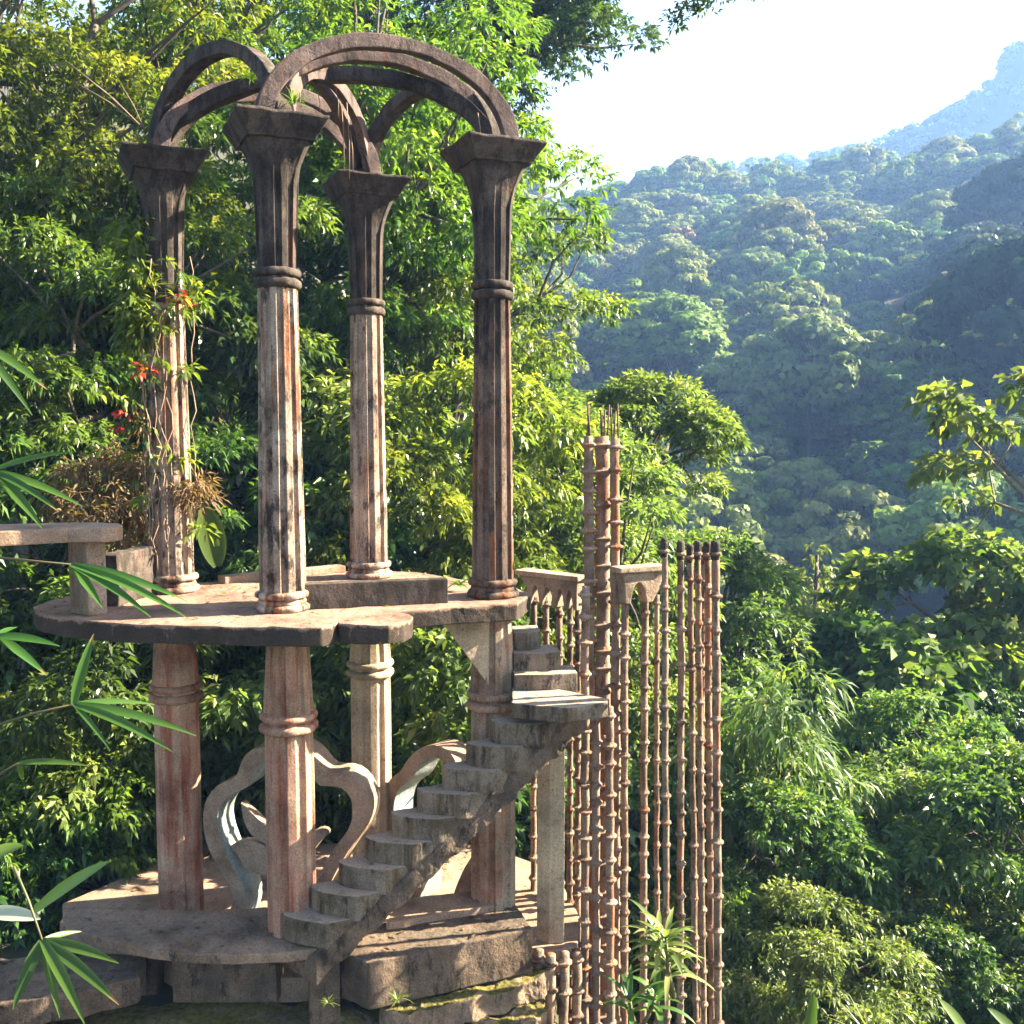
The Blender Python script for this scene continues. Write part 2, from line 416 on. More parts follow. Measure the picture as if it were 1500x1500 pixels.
# ------------------------------------------------------------------ terrain
def gz(x, y):
    x = np.asarray(x, float); y = np.asarray(y, float)
    shelf = -0.75 - 1.0 * sm(-y, -6.5, -2.0)
    left = 9.0 * sm(-x + 0.35 * (y - 11), 3.5, 22) * sm(y, 11, 26) + 14 * sm(-x + 0.5 * (y - 12), 10, 60) * sm(y, 16, 60)
    drop = 1.7 * sm(x, 0.15, 1.0) + 0.6 * sm(x, 0.6, 5) + 2.5 * sm(x + 0.15 * (y - 10), 8, 24) + 8 * sm(y + 0.6 * x, 24, 62) * sm(x, -8, 8)
    r = np.hypot(x, y)
    u = 750 + 1500 * x / np.maximum(y, 1)
    left = left * (1 - sm(u, 520, 840) * sm(y, 13, 26))
    base = shelf + left - drop
    vr = 310 - 40 * sm(u, 830, 1030) + 12 * sm(u, 1150, 1300) - 14 * sm(u, 1300, 1500) - 30 * sm(u, 1500, 2100) - 20 * sm(-u, -800, -300)
    el = np.arctan((750 - vr) / 1500) - PITCH
    RR = 265.0
    ridge = EYE + RR * np.tan(el) - 10.5
    t = np.clip((r - 62) / (RR - 62), 0, 1)
    rise = (ridge + 17) * (t ** 1.08) * sm(y, 20, 50)
    back = -30 * sm(r, RR + 5, RR + 110)
    und = 3.5 * np.sin(x * 0.075 + 1) * np.sin(y * 0.06 + 0.5) * sm(r, 70, 120) + 2.0 * np.sin(x * .17 + y * .05) * np.sin(y * 0.13) * sm(r, 80, 130)
    spur = 10 * np.exp(-(((x - 52) / 18.0) ** 2 + ((y - 76) / 24.0) ** 2))  # rise added mostly out of view on the right to shade the valley
    return base + rise + back + und + spur

def ground_hit(u, v, d0=8.0, d1=300.0, lift=0.0):
    r = ray(u, v); d = d0
    while d < d1:
        p = np.array([0, 0, EYE]) + r * d / r[1]
        if p[2] < gz(p[0], p[1]) + lift: return p
        d += max(0.1, d * 0.006)
    return None

xs = np.concatenate([np.linspace(-470, -40, 44)[:-1], np.linspace(-40, 60, 141)[:-1], np.linspace(60, 470, 62)])
ys = np.concatenate([np.linspace(-60, 2, 20)[:-1], np.linspace(2, 40, 90)[:-1], np.linspace(40, 300, 110)[:-1], np.linspace(300, 560, 30)])
GX, GY = np.meshgrid(xs, ys)
GZ = gz(GX, GY)
nv = len(xs)
gv = np.stack([GX, GY, GZ], -1).reshape(-1, 3)
ii, jj = np.meshgrid(np.arange(len(xs) - 1), np.arange(len(ys) - 1))
a = (jj * nv + ii).ravel()
gf = np.stack([a, a + 1, a + nv + 1, a + nv], 1)
g = quads('ground', gv, gf, np.zeros(len(gv)), [M['soil']])
g.data.polygons.foreach_set('use_smooth', np.ones(len(gf), bool))
tag(g, 'dark forest floor of leaf litter under the jungle and valley', 'ground', kind='structure')

# far blue mountain
prof = [(900, 300), (1000, 262), (1140, 238), (1200, 228), (1260, 215), (1330, 190), (1380, 160), (1412, 130), (1430, 95), (1460, 62), (1500, 40), (1560, 22), (1640, 30), (1760, 90), (1900, 160), (2100, 260)]
us = np.linspace(900, 2100, 241)
vs_ = np.interp(us, [p[0] for p in prof], [p[1] for p in prof])
rngm = np.random.default_rng(5)
vs_ = vs_ + np.convolve(rngm.normal(0, 1, 241), np.ones(5) / 5, 'same') * 4 + rngm.normal(0, .8, 241)
rows = 60
mv = np.zeros((rows, 241, 3))
for k in range(rows):
    s = k / (rows - 1)
    dd = 372 + 150 * s
    prof_h = math.sin(min(1, s / 0.45) * math.pi / 2) ** 1.2 if s < 0.45 else 1 - 0.8 * ((s - .45) / .55) ** 1.3
    for i, (u, v) in enumerate(zip(us, vs_)):
        top = at(u, v, 372 + 150 * 0.45)
        x = (u - 750) / 1500 * (dd + 10)
        zz = -25 + (top[2] + 25) * prof_h
        q = Vector((x * .03, dd * .03, 1))
        mv[k, i] = (x, dd, zz + (mnoise.fractal(q, 1, 2, 5) * 9 * min(1, 4 * abs(s - .45))))
mf = []
for k in range(rows - 1):
    for i in range(240):
        a = k * 241 + i; mf.append((a, a + 1, a + 242, a + 241))
mo = quads('mountain', mv.reshape(-1, 3), np.array(mf), np.zeros(rows * 241), [M['hill']])
mo.data.polygons.foreach_set('use_smooth', np.ones(len(mf), bool))
tag(mo, 'steep far mountain fading to blue in the haze', 'mountain', kind='structure')

# ------------------------------------------------------------------ pavilion
Z0, ZD, ZC = -0.26, 2.93, 6.95      # terrace, upper platform top, capital top
DT = 0.15                           # platform thickness
C = {2: onz(415, 893, ZD), 4: onz(722, 873, ZD), 1: onz(254, 866, ZD), 3: onz(541, 845, ZD)}
CX = {k: np.array([p[0], p[1]]) for k, p in C.items()}
# capital tops as seen, to fit the column height
ZC = float(np.mean([at(405, 172, CX[2][1])[2], at(716, 219, CX[4][1])[2], at(236, 228, CX[1][1])[2], at(534, 266, CX[3][1])[2]]))
ROT = math.radians(24)
pav = thing('pavilion', (CX[2][0], CX[2][1], Z0), 'roofless two storey concrete pavilion of fluted columns crowned by crossing arch ribs', 'pavilion')

def section(cx, cy, z, r, lobes=10, depth=0.16, square=0.0, rs=None, rot=0.3):
    pts = []
    for k in range(lobes):
        for f, q in ((-.24, 1), (.24, 1), (.33, 1 - depth), (.67, 1 - depth)):
            th = rot + 2 * math.pi * (k + f) / lobes
            rr = r * q
            if square > 0:
                a = (th - ROT + math.pi / 4) % (math.pi / 2) - math.pi / 4
                sq = (rs or r) / math.cos(a) * 0.97
                rr = rr * (1 - square) + sq * square
            pts.append((cx + rr * math.cos(th), cy + rr * math.sin(th), z))
    return pts

def rot_square(cx, cy, z, h):
    return [(cx + h * (c * math.cos(ROT) - s * math.sin(ROT)), cy + h * (c * math.sin(ROT) + s * math.cos(ROT)), z) for c, s in ((-1, -1), (1, -1), (1, 1), (-1, 1))]

def ring_mold(mb, cx, cy, zc, r, h, lobes=10, scallop=0.05, n=40):
    rings = []
    for k in range(7):
        t = -1 + 2 * k / 6
        rr = r * (0.86 + 0.14 * math.sqrt(max(0, 1 - t * t)))
        rings.append([(cx + rr * (1 + scallop * abs(math.cos(lobes * (0.3 - th) / 2))) * math.cos(th), cy + rr * (1 + scallop * abs(math.cos(lobes * (0.3 - th) / 2))) * math.sin(th), zc + h * t) for th in [2 * math.pi * i / n for i in range(n)]])
    mb.loft(rings, True, True)

def upper_column(k, mat, matcap):
    cx, cy = CX[k]
    H = ZC - ZD
    col = MB()
    zcol = ZC - 1.22
    rings = []
    for z, r in ((ZD + 0.14, 0.192), (ZD + 0.5, 0.188), (ZD + 1.4, 0.176), (zcol, 0.158)):
        n_ = 1
        rings.append(section(cx, cy, z, r))
    # finer vertical resolution so that stains and bumps read
    col.loft(rings)
    sh = col.build('column', mat, pav, bevel=0.006, rough=0.006, seed=k)
    cp = MB()
    rings = [section(cx, cy, zcol, 0.158), section(cx, cy, ZC - 0.85, 0.166), section(cx, cy, ZC - 0.55, 0.176), section(cx, cy, ZC - 0.47, 0.182, depth=.08, square=.2, rs=.17),
             section(cx, cy, ZC - 0.38, 0.195, depth=.03, square=.6, rs=.185), section(cx, cy, ZC - 0.27, 0.22, depth=0, square=.9, rs=.22), section(cx, cy, ZC - 0.18, 0.25, depth=0, square=1, rs=.258)]
    cp.loft(rings)
    cp.build('capital', matcap, sh, bevel=0.005, rough=0.006, seed=k + 3)
    pl = MB()
    pl.loft([rot_square(cx, cy, ZC - 0.185, 0.27), rot_square(cx, cy, ZC - 0.165, 0.272), rot_square(cx, cy, ZC - 0.075, 0.325), rot_square(cx, cy, ZC - 0.022, 0.358), rot_square(cx, cy, ZC, 0.355)])
    pl.build('capital_plate', M['cap'], sh, bevel=0.008, rough=0.01, seed=k + 7, sub=.05)
    rg = MB()
    ring_mold(rg, cx, cy, zcol + 0.03, 0.182, 0.035)
    ring_mold(rg, cx, cy, zcol - 0.055, 0.182, 0.04)
    rg.build('collar', matcap, sh, rough=0.006, seed=k)
    bs = MB()
    ring_mold(bs, cx, cy, ZD + 0.135, 0.215, 0.032, scallop=.07)
    ring_mold(bs, cx, cy, ZD + 0.075, 0.205, 0.03, scallop=.0)
    ring_mold(bs, cx, cy, ZD + 0.03, 0.225, 0.034, scallop=.05)
    bs.build('column_base', M['shaft'] if k != 4 else M['shaft_dark'], sh, rough=0.008, seed=k)
    return sh

upper_column(1, M['shaft'], M['cap'])
upper_column(2, M['shaft'], M['cap'])
upper_column(3, M['shaft'], M['cap'])
upper_column(4, M['shaft_dark'], M['cap'])

def lower_column(k, mat, lobes, depth, dx=0.0):
    cx, cy = CX[k]; cx += dx
    mb = MB()
    zc = ZD - DT - 0.78
    kw = dict(lobes=lobes, depth=depth)
    top = ZD - DT - 0.004
    mb.loft([section(cx, cy, (0.203 if k == 2 else Z0 - 0.1), 0.205, **kw), section(cx, cy, zc - 0.5, 0.205, **kw), section(cx, cy, zc - .04, 0.2, **kw), section(cx, cy, zc + .06, 0.212, **kw), section(cx, cy, zc + .4, 0.19, **kw), section(cx, cy, top, 0.172, **kw)])
    c = mb.build('lower_column', mat, pav, bevel=0.008, rough=0.006, seed=k + 20)
    rg = MB()
    ring_mold(rg, cx, cy, zc + 0.045, 0.232, 0.035, lobes=lobes, scallop=.04)
    ring_mold(rg, cx, cy, zc - 0.05, 0.232, 0.04, lobes=lobes, scallop=.06)
    rg.build('collar', mat, c, rough=0.006, seed=k)
lower_column(1, M['pink'], 8, 0.05)
lower_column(2, M['pink'], 8, 0.15, 0.03)
lower_column(3, M['cream'], 8, 0.14)
lower_column(4, M['brown'], 8, 0.15)

# arch ribs
def arch(A, B, offs, w, h, span_in=0.06, apex=0.86, name='arch_rib', mat=None):
    A = np.array([*CX[A], ZC]); B = np.array([*CX[B], ZC])
    ax = (B - A); Ld = np.linalg.norm(ax); ax = ax / Ld
    side = np.array([-ax[1], ax[0], 0])
    out = MB()
    for o in offs:
        rings = []
        R = Ld / 2 - span_in
        n = 30
        for i in range(n + 1):
            t = math.pi * i / n
            p = (A + B) / 2 + side * o + ax * (-R * math.cos(t)) + np.array([0, 0, apex * math.sin(t) - h / 2 * 0.5])
            tn = ax * (R * math.sin(t)) + np.array([0, 0, apex * math.cos(t)])
            tn /= np.linalg.norm(tn)
            nr = np.cross(tn, side); nr /= np.linalg.norm(nr)
            hh = h * (1.0 + 0.25 * abs(math.cos(t)) ** 3)
            j = [mnoise.noise(Vector((p[0] * 5 + q, p[1] * 5, p[2] * 5))) * 0.012 for q in range(4)]
            rings.append([p + side * (w / 2) * sx + nr * ((hh / 2) * sz + j[q]) for q, (sx, sz) in enumerate(((-1, -1), (1, -1), (1, 1), (-1, 1)))])
        out.loft(rings)
    return out.build(name, mat or M['arch'], pav, bevel=0.01, rough=0.008, seed=A[0])
AP = float(at(545, 62, (CX[2][1] + CX[4][1]) / 2)[2] - ZC)
arch(2, 4, (-0.17, 0.17), 0.095, 0.108, span_in=-.11, apex=AP - .04)
arch(1, 2, (0.0,), 0.14, 0.112, span_in=-.07, apex=AP, mat=M['cap'])
arch(1, 3, (-0.16, 0.16), 0.09, 0.108, span_in=-.04, apex=AP - .03)
arch(3, 4, (0.0,), 0.13, 0.115, span_in=0, apex=AP - .03, mat=M['cap'])
arch(1, 4, (0.0,), 0.12, 0.12, span_in=0.02, apex=AP - 0.06, mat=M['cap'])
arch(2, 3, (-0.07, 0.07), 0.075, 0.13, span_in=0.05, apex=AP - 0.06)
for k in (1, 3):
    cx, cy = CX[k]
    mb = MB(); mb.loft([rot_square(cx, cy, ZC - 0.002, .20), rot_square(cx, cy, ZC + .06, .14), rot_square(cx, cy, ZC + .15, .07)])
    mb.build('arch_springer', M['cap'], pav, bevel=0.02, rough=0.02, seed=k)

def densify(poly, step=0.12, jit=0.008, seed=1):
    rg = random.Random(seed); out = []
    n = len(poly)
    for i in range(n):
        a = np.asarray(poly[i], float)[:2]; b = np.asarray(poly[(i + 1) % n], float)[:2]
        k = max(1, int(np.linalg.norm(b - a) / step))
        for q in range(k):
            p = a + (b - a) * q / k
            out.append((p[0] + rg.uniform(-jit, jit), p[1] + rg.uniform(-jit, jit)))
    return out

def smooth_closed(px, z, n=4):
    P = [onz(u, v, z)[:2] for u, v in px]
    return P

# upper platform: two lobes in front, straight edge to the right column
front = [(49, 888), (54, 896), (64, 901), (92, 906), (128, 909), (175, 913), (227, 915), (300, 917), (400, 918), (440, 920), (470, 919), (486, 916), (494, 911), (497, 913), (520, 915), (545, 916), (570, 915.5), (590, 913), (603, 908), (605, 903), (599, 899), (578, 896), (660, 890), (758, 884)]
pl = [onz(u, v, ZD)[:2] for u, v in front]
pl += [CX[4] + np.array([0.34, 0.12]), CX[4] + np.array([0.2, 0.5]), CX[3] + np.array([0.45, 0.35]), CX[3] + np.array([-0.1, 0.55]), CX[1] + np.array([0.7, 0.85]), CX[1] + np.array([-0.1, 0.45]), CX[1] + np.array([-0.8, 0.1]), onz(70, 880, ZD)[:2]]
MB().prism(densify(pl, .1, .006, 3), ZD - DT, ZD).build('upper_platform', M['deck'], pav, bevel=0.012, rough=.008, sub=.08)
# low kerb at the back edge
mb = MB(); a = CX[1] + np.array([0.3, 0.5]); b = CX[3] + np.array([-0.35, 0.42]); d_ = (b - a) / 2; nn = np.array([-d_[1], d_[0]]) / np.linalg.norm(d_) * .09
mb.box(((a + b) / 2)[0:2].tolist() + [ZD + .034], [*d_, 0], [*nn, 0], [0, 0, .036]); mb.build('kerb', M['floor'], pav, bevel=.01, rough=.008)
# parapet
a = onz(440, 894, ZD)[:2]; b = onz(657, 884, ZD)[:2]; d_ = (b - a) / 2; nn = np.array([-d_[1], d_[0]]) / np.linalg.norm(d_) * .06
mb = MB(); mb.box([*((a + b) / 2 + nn), ZD + .105], [*d_, 0], [*nn, 0], [0, 0, .11]); mb.build('parapet', M['cap'], pav, bevel=.01, rough=.008)
# support fin under the right corner
p1 = onz(650, 905, ZD - DT)[:2]
fin = MB(); fx, fy = CX[4]
dirv = np.array([-0.92, -0.05]); wv = np.array([0.03, .16])
A_ = np.array([fx - .02, fy - .1]); B_ = A_ + np.array([-.42, -.14])
zt = ZD - DT - .003
vsx = [(*(A_ - wv * .5), zt), (*(B_ - wv * .5), zt), (*(A_ - wv * .5), zt - .62), (*(A_ + wv * .5), zt), (*(B_ + wv * .5), zt), (*(A_ + wv * .5), zt - .62)]
fin.add(vsx, [(0, 1, 2), (5, 4, 3), (0, 3, 4, 1), (1, 4, 5, 2), (2, 5, 3, 0)]); fin.build('bracket', M['cream'], pav, bevel=.008)

# ------------------------------------------------------------------ bench on the platform
bp_ = onz(130, 902, ZD)
bench = thing('bench', (bp_[0], bp_[1], ZD), 'long concrete bench with rounded end on a square post at the left platform edge', 'bench')
zt = ZD + 0.60
hw = .15
cb = [onz(102, 898, ZD)[:2], onz(130, 903, ZD)[:2], onz(158, 899, ZD)[:2]]
cb.append(cb[0] + cb[2] - cb[1])
MB().prism(cb, ZD, zt - .002).build('post', M['mossy'] if False else M['rail'], bench, bevel=.012, rough=.006)
pf = at(178, 775, bp_[1] + .12)
seat = [at(-330, 812, 7.0)[:2], at(0, 788, 7.72)[:2], onz(100, 786, zt + .115)[:2] * 0 + at(100, 786, bp_[1] - .12)[:2], at(150, 783, bp_[1] - .1)[:2], at(172, 779, bp_[1] - .02)[:2], at(179, 776, bp_[1] + .12)[:2], at(176, 774, bp_[1] + .3)[:2], at(140, 772, bp_[1] + .42)[:2], at(0, 772, 8.35)[:2], at(-330, 772, 7.7)[:2]]
MB().prism(densify(seat, .15, .004, 5), zt, zt + .115).build('seat', M['floor'], bench, bevel=.014)
wall_a = at(160, 865, bp_[1] + .45); wall_b = at(226, 868, CX[1][1] - .05)
wl = thing('low_wall', (*wall_a[:2], ZD), 'short dark mossy wall between the bench and the leftmost column', 'wall')
d_ = (wall_b - wall_a)[:2] / 2; nn = np.array([-d_[1], d_[0]]) / np.linalg.norm(d_) * .08
mb = MB(); mb.box([*((wall_a + wall_b)[:2] / 2), ZD + .22], [*d_, 0], [*nn, 0], [0, 0, .22]); mb.build('block', M['cap'], wl, bevel=.015, rough=.015, sub=.06)

# ------------------------------------------------------------------ lower terrace, disc, block, ledges
ter = [onz(92, 1345, Z0)[:2], onz(150, 1375, Z0)[:2] + np.array([0, .1]), at(300, 1370, 8.42)[:2], at(520, 1390, 8.42)[:2], onz(760, 1400, Z0)[:2], onz(846, 1386, Z0)[:2], onz(850, 1345, Z0)[:2], at(812, 1290, 10.6)[:2], at(700, 1280, 11.3)[:2], at(300, 1300, 11.3)[:2], at(90, 1300, 9.8)[:2]]
tr = thing('terrace', (*ter[2], Z0 - .3), 'low concrete terrace slab carrying the pavilion columns', 'terrace')
MB().prism(densify(ter, .15, .008, 8), Z0 - .22, Z0).build('slab', M['floor'], tr, bevel=.012)
ZS = 0.2
disc_px = [(88, 1350), (100, 1358), (130, 1368), (160, 1377), (190, 1384), (221, 1391), (260, 1395.5), (305, 1398), (350, 1398), (400, 1396), (440, 1393), (470, 1389)]
disc = [onz(u, v, ZS)[:2] for u, v in disc_px]
q_ = disc[-1]
disc += [q_ + np.array([.25, .4]), CX[2] + np.array([.3, .35]), CX[2] + np.array([-.2, .38]), CX[2] + np.array([-1.0, .32]), disc[0] + np.array([-.05, .25])]
dm = thing('landing_disc', (*q_, ZS - .12), 'half round concrete landing with dark rim at the foot of the stair', 'landing')
MB().prism(densify(disc, .1, .006, 9), ZS - .085, ZS).build('slab', M['disc'], dm, bevel=.01, rough=.008, sub=.07)
# supports below the disc
sup = MB()
a = onz(228, 1412, ZS - .09)[:2]; b = onz(388, 1412, ZS - .09)[:2]
d_ = (b - a) / 2; nn = np.array([0.02, .12])
sup.box([*((a + b) / 2 + nn + np.array([0, .36])), -.16], [*d_, 0], [*nn, 0], [0, 0, .265]); sup.build('support_wall', M['rough'], dm, bevel=.015, rough=.02)
sup = MB(); a = onz(470, 1400, ZS - .09)[:2] + np.array([0, .12]); sup.box([*a, -.2], [.12, .03, 0], [-.03, .12, 0], [0, 0, .3]); sup.build('support_pier', M['rough'], dm, bevel=.012, rough=.012)

F_ = onz(540, 1411, .1)[:2]; Rr = onz(780, 1360, .1)[:2]; Lf = onz(498, 1393, .1)[:2]
bk = (Lf - F_)
blk = [F_, Rr, Rr + np.array([-.16, .5]), F_ + np.array([-.42, .55]), Lf]
bl = thing('concrete_block', (*F_, -.26), 'long rough concrete block with flat top beside the foot of the stair', 'block')
MB().prism(densify(blk, .12, .006, 4), -.3, .1).build('block', M['rough'], bl, bevel=.014, rough=.007, sub=.06)
MB().prism(densify([onz(566, 1352, .16)[:2], onz(738, 1323, .16)[:2], onz(744, 1316, .16)[:2] + np.array([0, .25]), onz(580, 1335, .16)[:2] + np.array([0, .25])], .12, .006, 4), .05, .16).build('upper_step', M['floor'], bl, bevel=.012, rough=.006)

ledge = [(555, 1471), (566, 1466), (640, 1448), (780, 1414), (800, 1411), (806, 1420), (796, 1432), (745, 1450), (702, 1463), (650, 1474), (600, 1484), (570, 1483)]
lg = thing('mossy_ledge', (*onz(690, 1450, -.33)[:2], -.6), 'broken slab covered in brown moss below the concrete block', 'ledge')
MB().prism(densify([onz(u, v, -.33)[:2] for u, v in ledge], .08, .015, 6), -.52, -.33, .012, random.Random(3)).build('slab', M['mossy'], lg, bevel=.015, rough=.035, sub=.05)
MB().prism(densify([onz(u, v, -.55)[:2] for u, v in ((560, 1510), (700, 1490), (792, 1462), (800, 1478), (770, 1500), (690, 1540), (560, 1580))], .1, .02, 6), -.85, -.55, .015, random.Random(4)).build('lower_slab', M['mossy'], lg, bevel=.02, rough=.05, sub=.05)
mound = thing('mossy_mound', (*onz(480, 1500, -.5)[:2], -.8), 'long low mossy bank along the foot of the terrace', 'bank')
mbm = MB()
rgm = random.Random(11)
rows_ = []
for i in range(41):
    u = -60 + i * 16.0
    base = onz(u, 1487 - 10 * math.sin(i * .35) - (8 if u > 420 else -4), -.42)
    prof_ = []
    for j in range(9):
        t = j / 8
        y = base[1] + .35 - t * 1.5
        z = -.47 - .75 * max(0, t - .25) ** 1.4 + .09 * mnoise.noise(Vector((base[0] * 3, y * 3, 0))) + .03 * mnoise.noise(Vector((base[0] * 9, y * 9, 0)))
        prof_.append((base[0], y, z))
    rows_.append(prof_)
vsm = [p for r in rows_ for p in r]
mbm.add(vsm, [(i * 9 + j, i * 9 + j + 1, (i + 1) * 9 + j + 1, (i + 1) * 9 + j) for i in range(40) for j in range(8)], True)
o_ = mbm.build('bank', M['mossy'], mound, rough=.015)
# left slabs
sl = thing('stone_slab', (*onz(90, 1460, -.1)[:2], -.5), 'big dark slab with lit broken edge at the bottom left corner', 'slab')
MB().prism(densify([onz(u, v, -.06)[:2] for u, v in ((-160, 1425), (-40, 1405), (190, 1397), (212, 1402), (205, 1432), (120, 1452), (0, 1475), (-160, 1500))], .1, .01, 6), -.28, -.06, .008, random.Random(4)).build('slab', M['rough'], sl, bevel=.015, rough=.012, sub=.06)
MB().prism(densify([onz(u, v, -.33)[:2] for u, v in ((-120, 1490), (0, 1492), (62, 1480), (66, 1500), (0, 1530), (-120, 1560))], .1, .01, 6), -.6, -.33).build('lower_slab', M['rough'], sl, bevel=.015, rough=.012)
rk = thing('low_block', (*onz(205, 1440, -.3)[:2], -.5), 'small wedge block with lit face under the left of the disc', 'block')
a = onz(200, 1448, -.42)[:2]
mb = MB(); mb.prism([a, a + np.array([.16, .03]), a + np.array([.17, .3]), a + np.array([-.05, .3])], -.5, -.06); mb.build('block', M['rough'], rk, bevel=.015, rough=.012)

# ------------------------------------------------------------------ staircase
steps_px = [((415, 1330), (473, 1354), (516, 1345)), ((456, 1296), (527, 1314), (564, 1306)), ((495, 1260), (564, 1275), (602, 1267)), ((534, 1222), (603, 1237), (647, 1230)),
            ((572, 1187), (642, 1200), (682, 1194)), ((610, 1153), (682, 1164), (720, 1158)), ((648, 1119), (718, 1129), (757, 1122)), ((682, 1086), (757, 1094), (794, 1087)), ((717, 1053), (792, 1061), (826, 1054))]
st = thing('staircase', (*onz(470, 1383, ZS)[:2], ZS), 'concrete stair of rounded open treads climbing from the landing disc to the platform', 'staircase')
NS = len(steps_px)
zs = [0.43 + 0.1895 * i for i in range(NS)]
KP = []
for i, (l, k, r) in enumerate(steps_px):
    z = zs[i]
    L_ = onz(*l, z)[:2]; K_ = onz(*k, z)[:2]; R_ = onz(*r, z)[:2]
    if i == 0: print('step1', L_, K_, R_)
    if i == NS - 1: print('step9', L_, K_, R_)
    KP.append((L_, K_, R_, z))
# regularise the treads so that depth changes smoothly
ar = np.array([np.concatenate([a, b, c]) for a, b, c, _ in KP])
idx = np.arange(NS)
fit = np.stack([np.polyval(np.polyfit(idx, ar[:, j], 2), idx) for j in range(6)], 1)
for i in range(NS):
    L_, K_, R_ = fit[i, 0:2], fit[i, 2:4], fit[i, 4:6]
    z = zs[i]
    ch = K_ - L_; nrm = np.array([ch[1], -ch[0]]); nrm /= np.linalg.norm(nrm)
    arc = [L_ + ch * t + nrm * 0.07 * math.sin(math.pi * t ** .6) for t in np.linspace(0, 1, 12)]
    back = R_ - K_
    poly = arc + [R_, R_ + back * .35, L_ + back * 1.2]
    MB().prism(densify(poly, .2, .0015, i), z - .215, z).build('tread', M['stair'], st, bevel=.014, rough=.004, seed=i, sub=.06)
# stringer below the outer ends
sg = MB(); rings = []
und = [(520, 1384), (566, 1316), (618, 1283), (678, 1224), (722, 1186), (782, 1126), (838, 1068)]
for i in np.linspace(-0.8, NS + .3, 46):
    f = np.array([np.polyval(np.polyfit(idx, ar[:, j], 2), i) for j in range(6)])
    L_, K_, R_ = f[0:2], f[2:4], f[4:6]
    z = 0.43 + 0.1895 * i
    ins = (L_ - K_) / np.linalg.norm(L_ - K_)
    a_ = K_ + (R_ - K_) * .5 - ins * .012
    b_ = a_ + ins * .34
    j = .022 * math.sin(i * 6.283)
    rings.append([(*b_, z - .33 + j), (*a_, z - .33 - j), (*a_, z - .13), (*b_, z - .13)])
sg.loft(rings); sg.build('stringer', M['rough'], st, bevel=.006, rough=.016, sub=.06)
# landing and upper treads
zl = 2.13
lp = [onz(750, 1029, zl)[:2], onz(790, 1034, zl)[:2], onz(832, 1037, zl)[:2], onz(890, 1028, zl)[:2], onz(893, 1024, zl)[:2], onz(893, 1024, zl)[:2] + np.array([-.5, .42]), onz(750, 1029, zl)[:2] + np.array([0, .5])]
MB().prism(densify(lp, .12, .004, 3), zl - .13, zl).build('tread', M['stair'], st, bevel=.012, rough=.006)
for i, (z, vv, ur, d) in enumerate(((2.27, 988, 846, 8.95), (2.43, 957, 821, 9.12), (2.59, 927, 792, 9.30))):
    A_ = onz(753, vv, z)[:2]; B_ = onz(ur, vv - 3, z)[:2]
    mid = (A_ + B_) / 2 + np.array([0.02, -.04])
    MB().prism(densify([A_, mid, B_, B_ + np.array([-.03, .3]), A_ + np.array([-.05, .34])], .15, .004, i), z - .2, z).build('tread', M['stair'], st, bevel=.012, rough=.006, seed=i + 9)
# pillar under the landing
pt = onz(805, 1383, Z0)[:2]
pr = thing('pillar', (*pt, Z0), 'plain square cream pillar holding the stair landing', 'pillar')
lft = onz(786, 1378, Z0)[:2]; rgt = onz(827, 1381, Z0)[:2]
MB().prism([pt, rgt, rgt + lft - pt, lft], Z0, zl - .36).build('shaft', M['cream'], pr, bevel=.008, rough=.004)
hb = MB(); c_ = (pt + rgt + lft + (rgt + lft - pt)) / 4
w1 = (rgt - pt) / 2; w2 = (lft - pt) / 2
hb.loft([[(*(c_ + s1 * w1 + s2 * w2), zl - .36) for s1, s2 in ((-1, -1), (1, -1), (1, 1), (-1, 1))], [(*(c_ + 1.25 * s1 * w1 + 1.5 * s2 * w2), zl - .133) for s1, s2 in ((-1, -1), (1, -1), (1, 1), (-1, 1))]])
hb.build('capital', M['cream'], pr, bevel=.008)

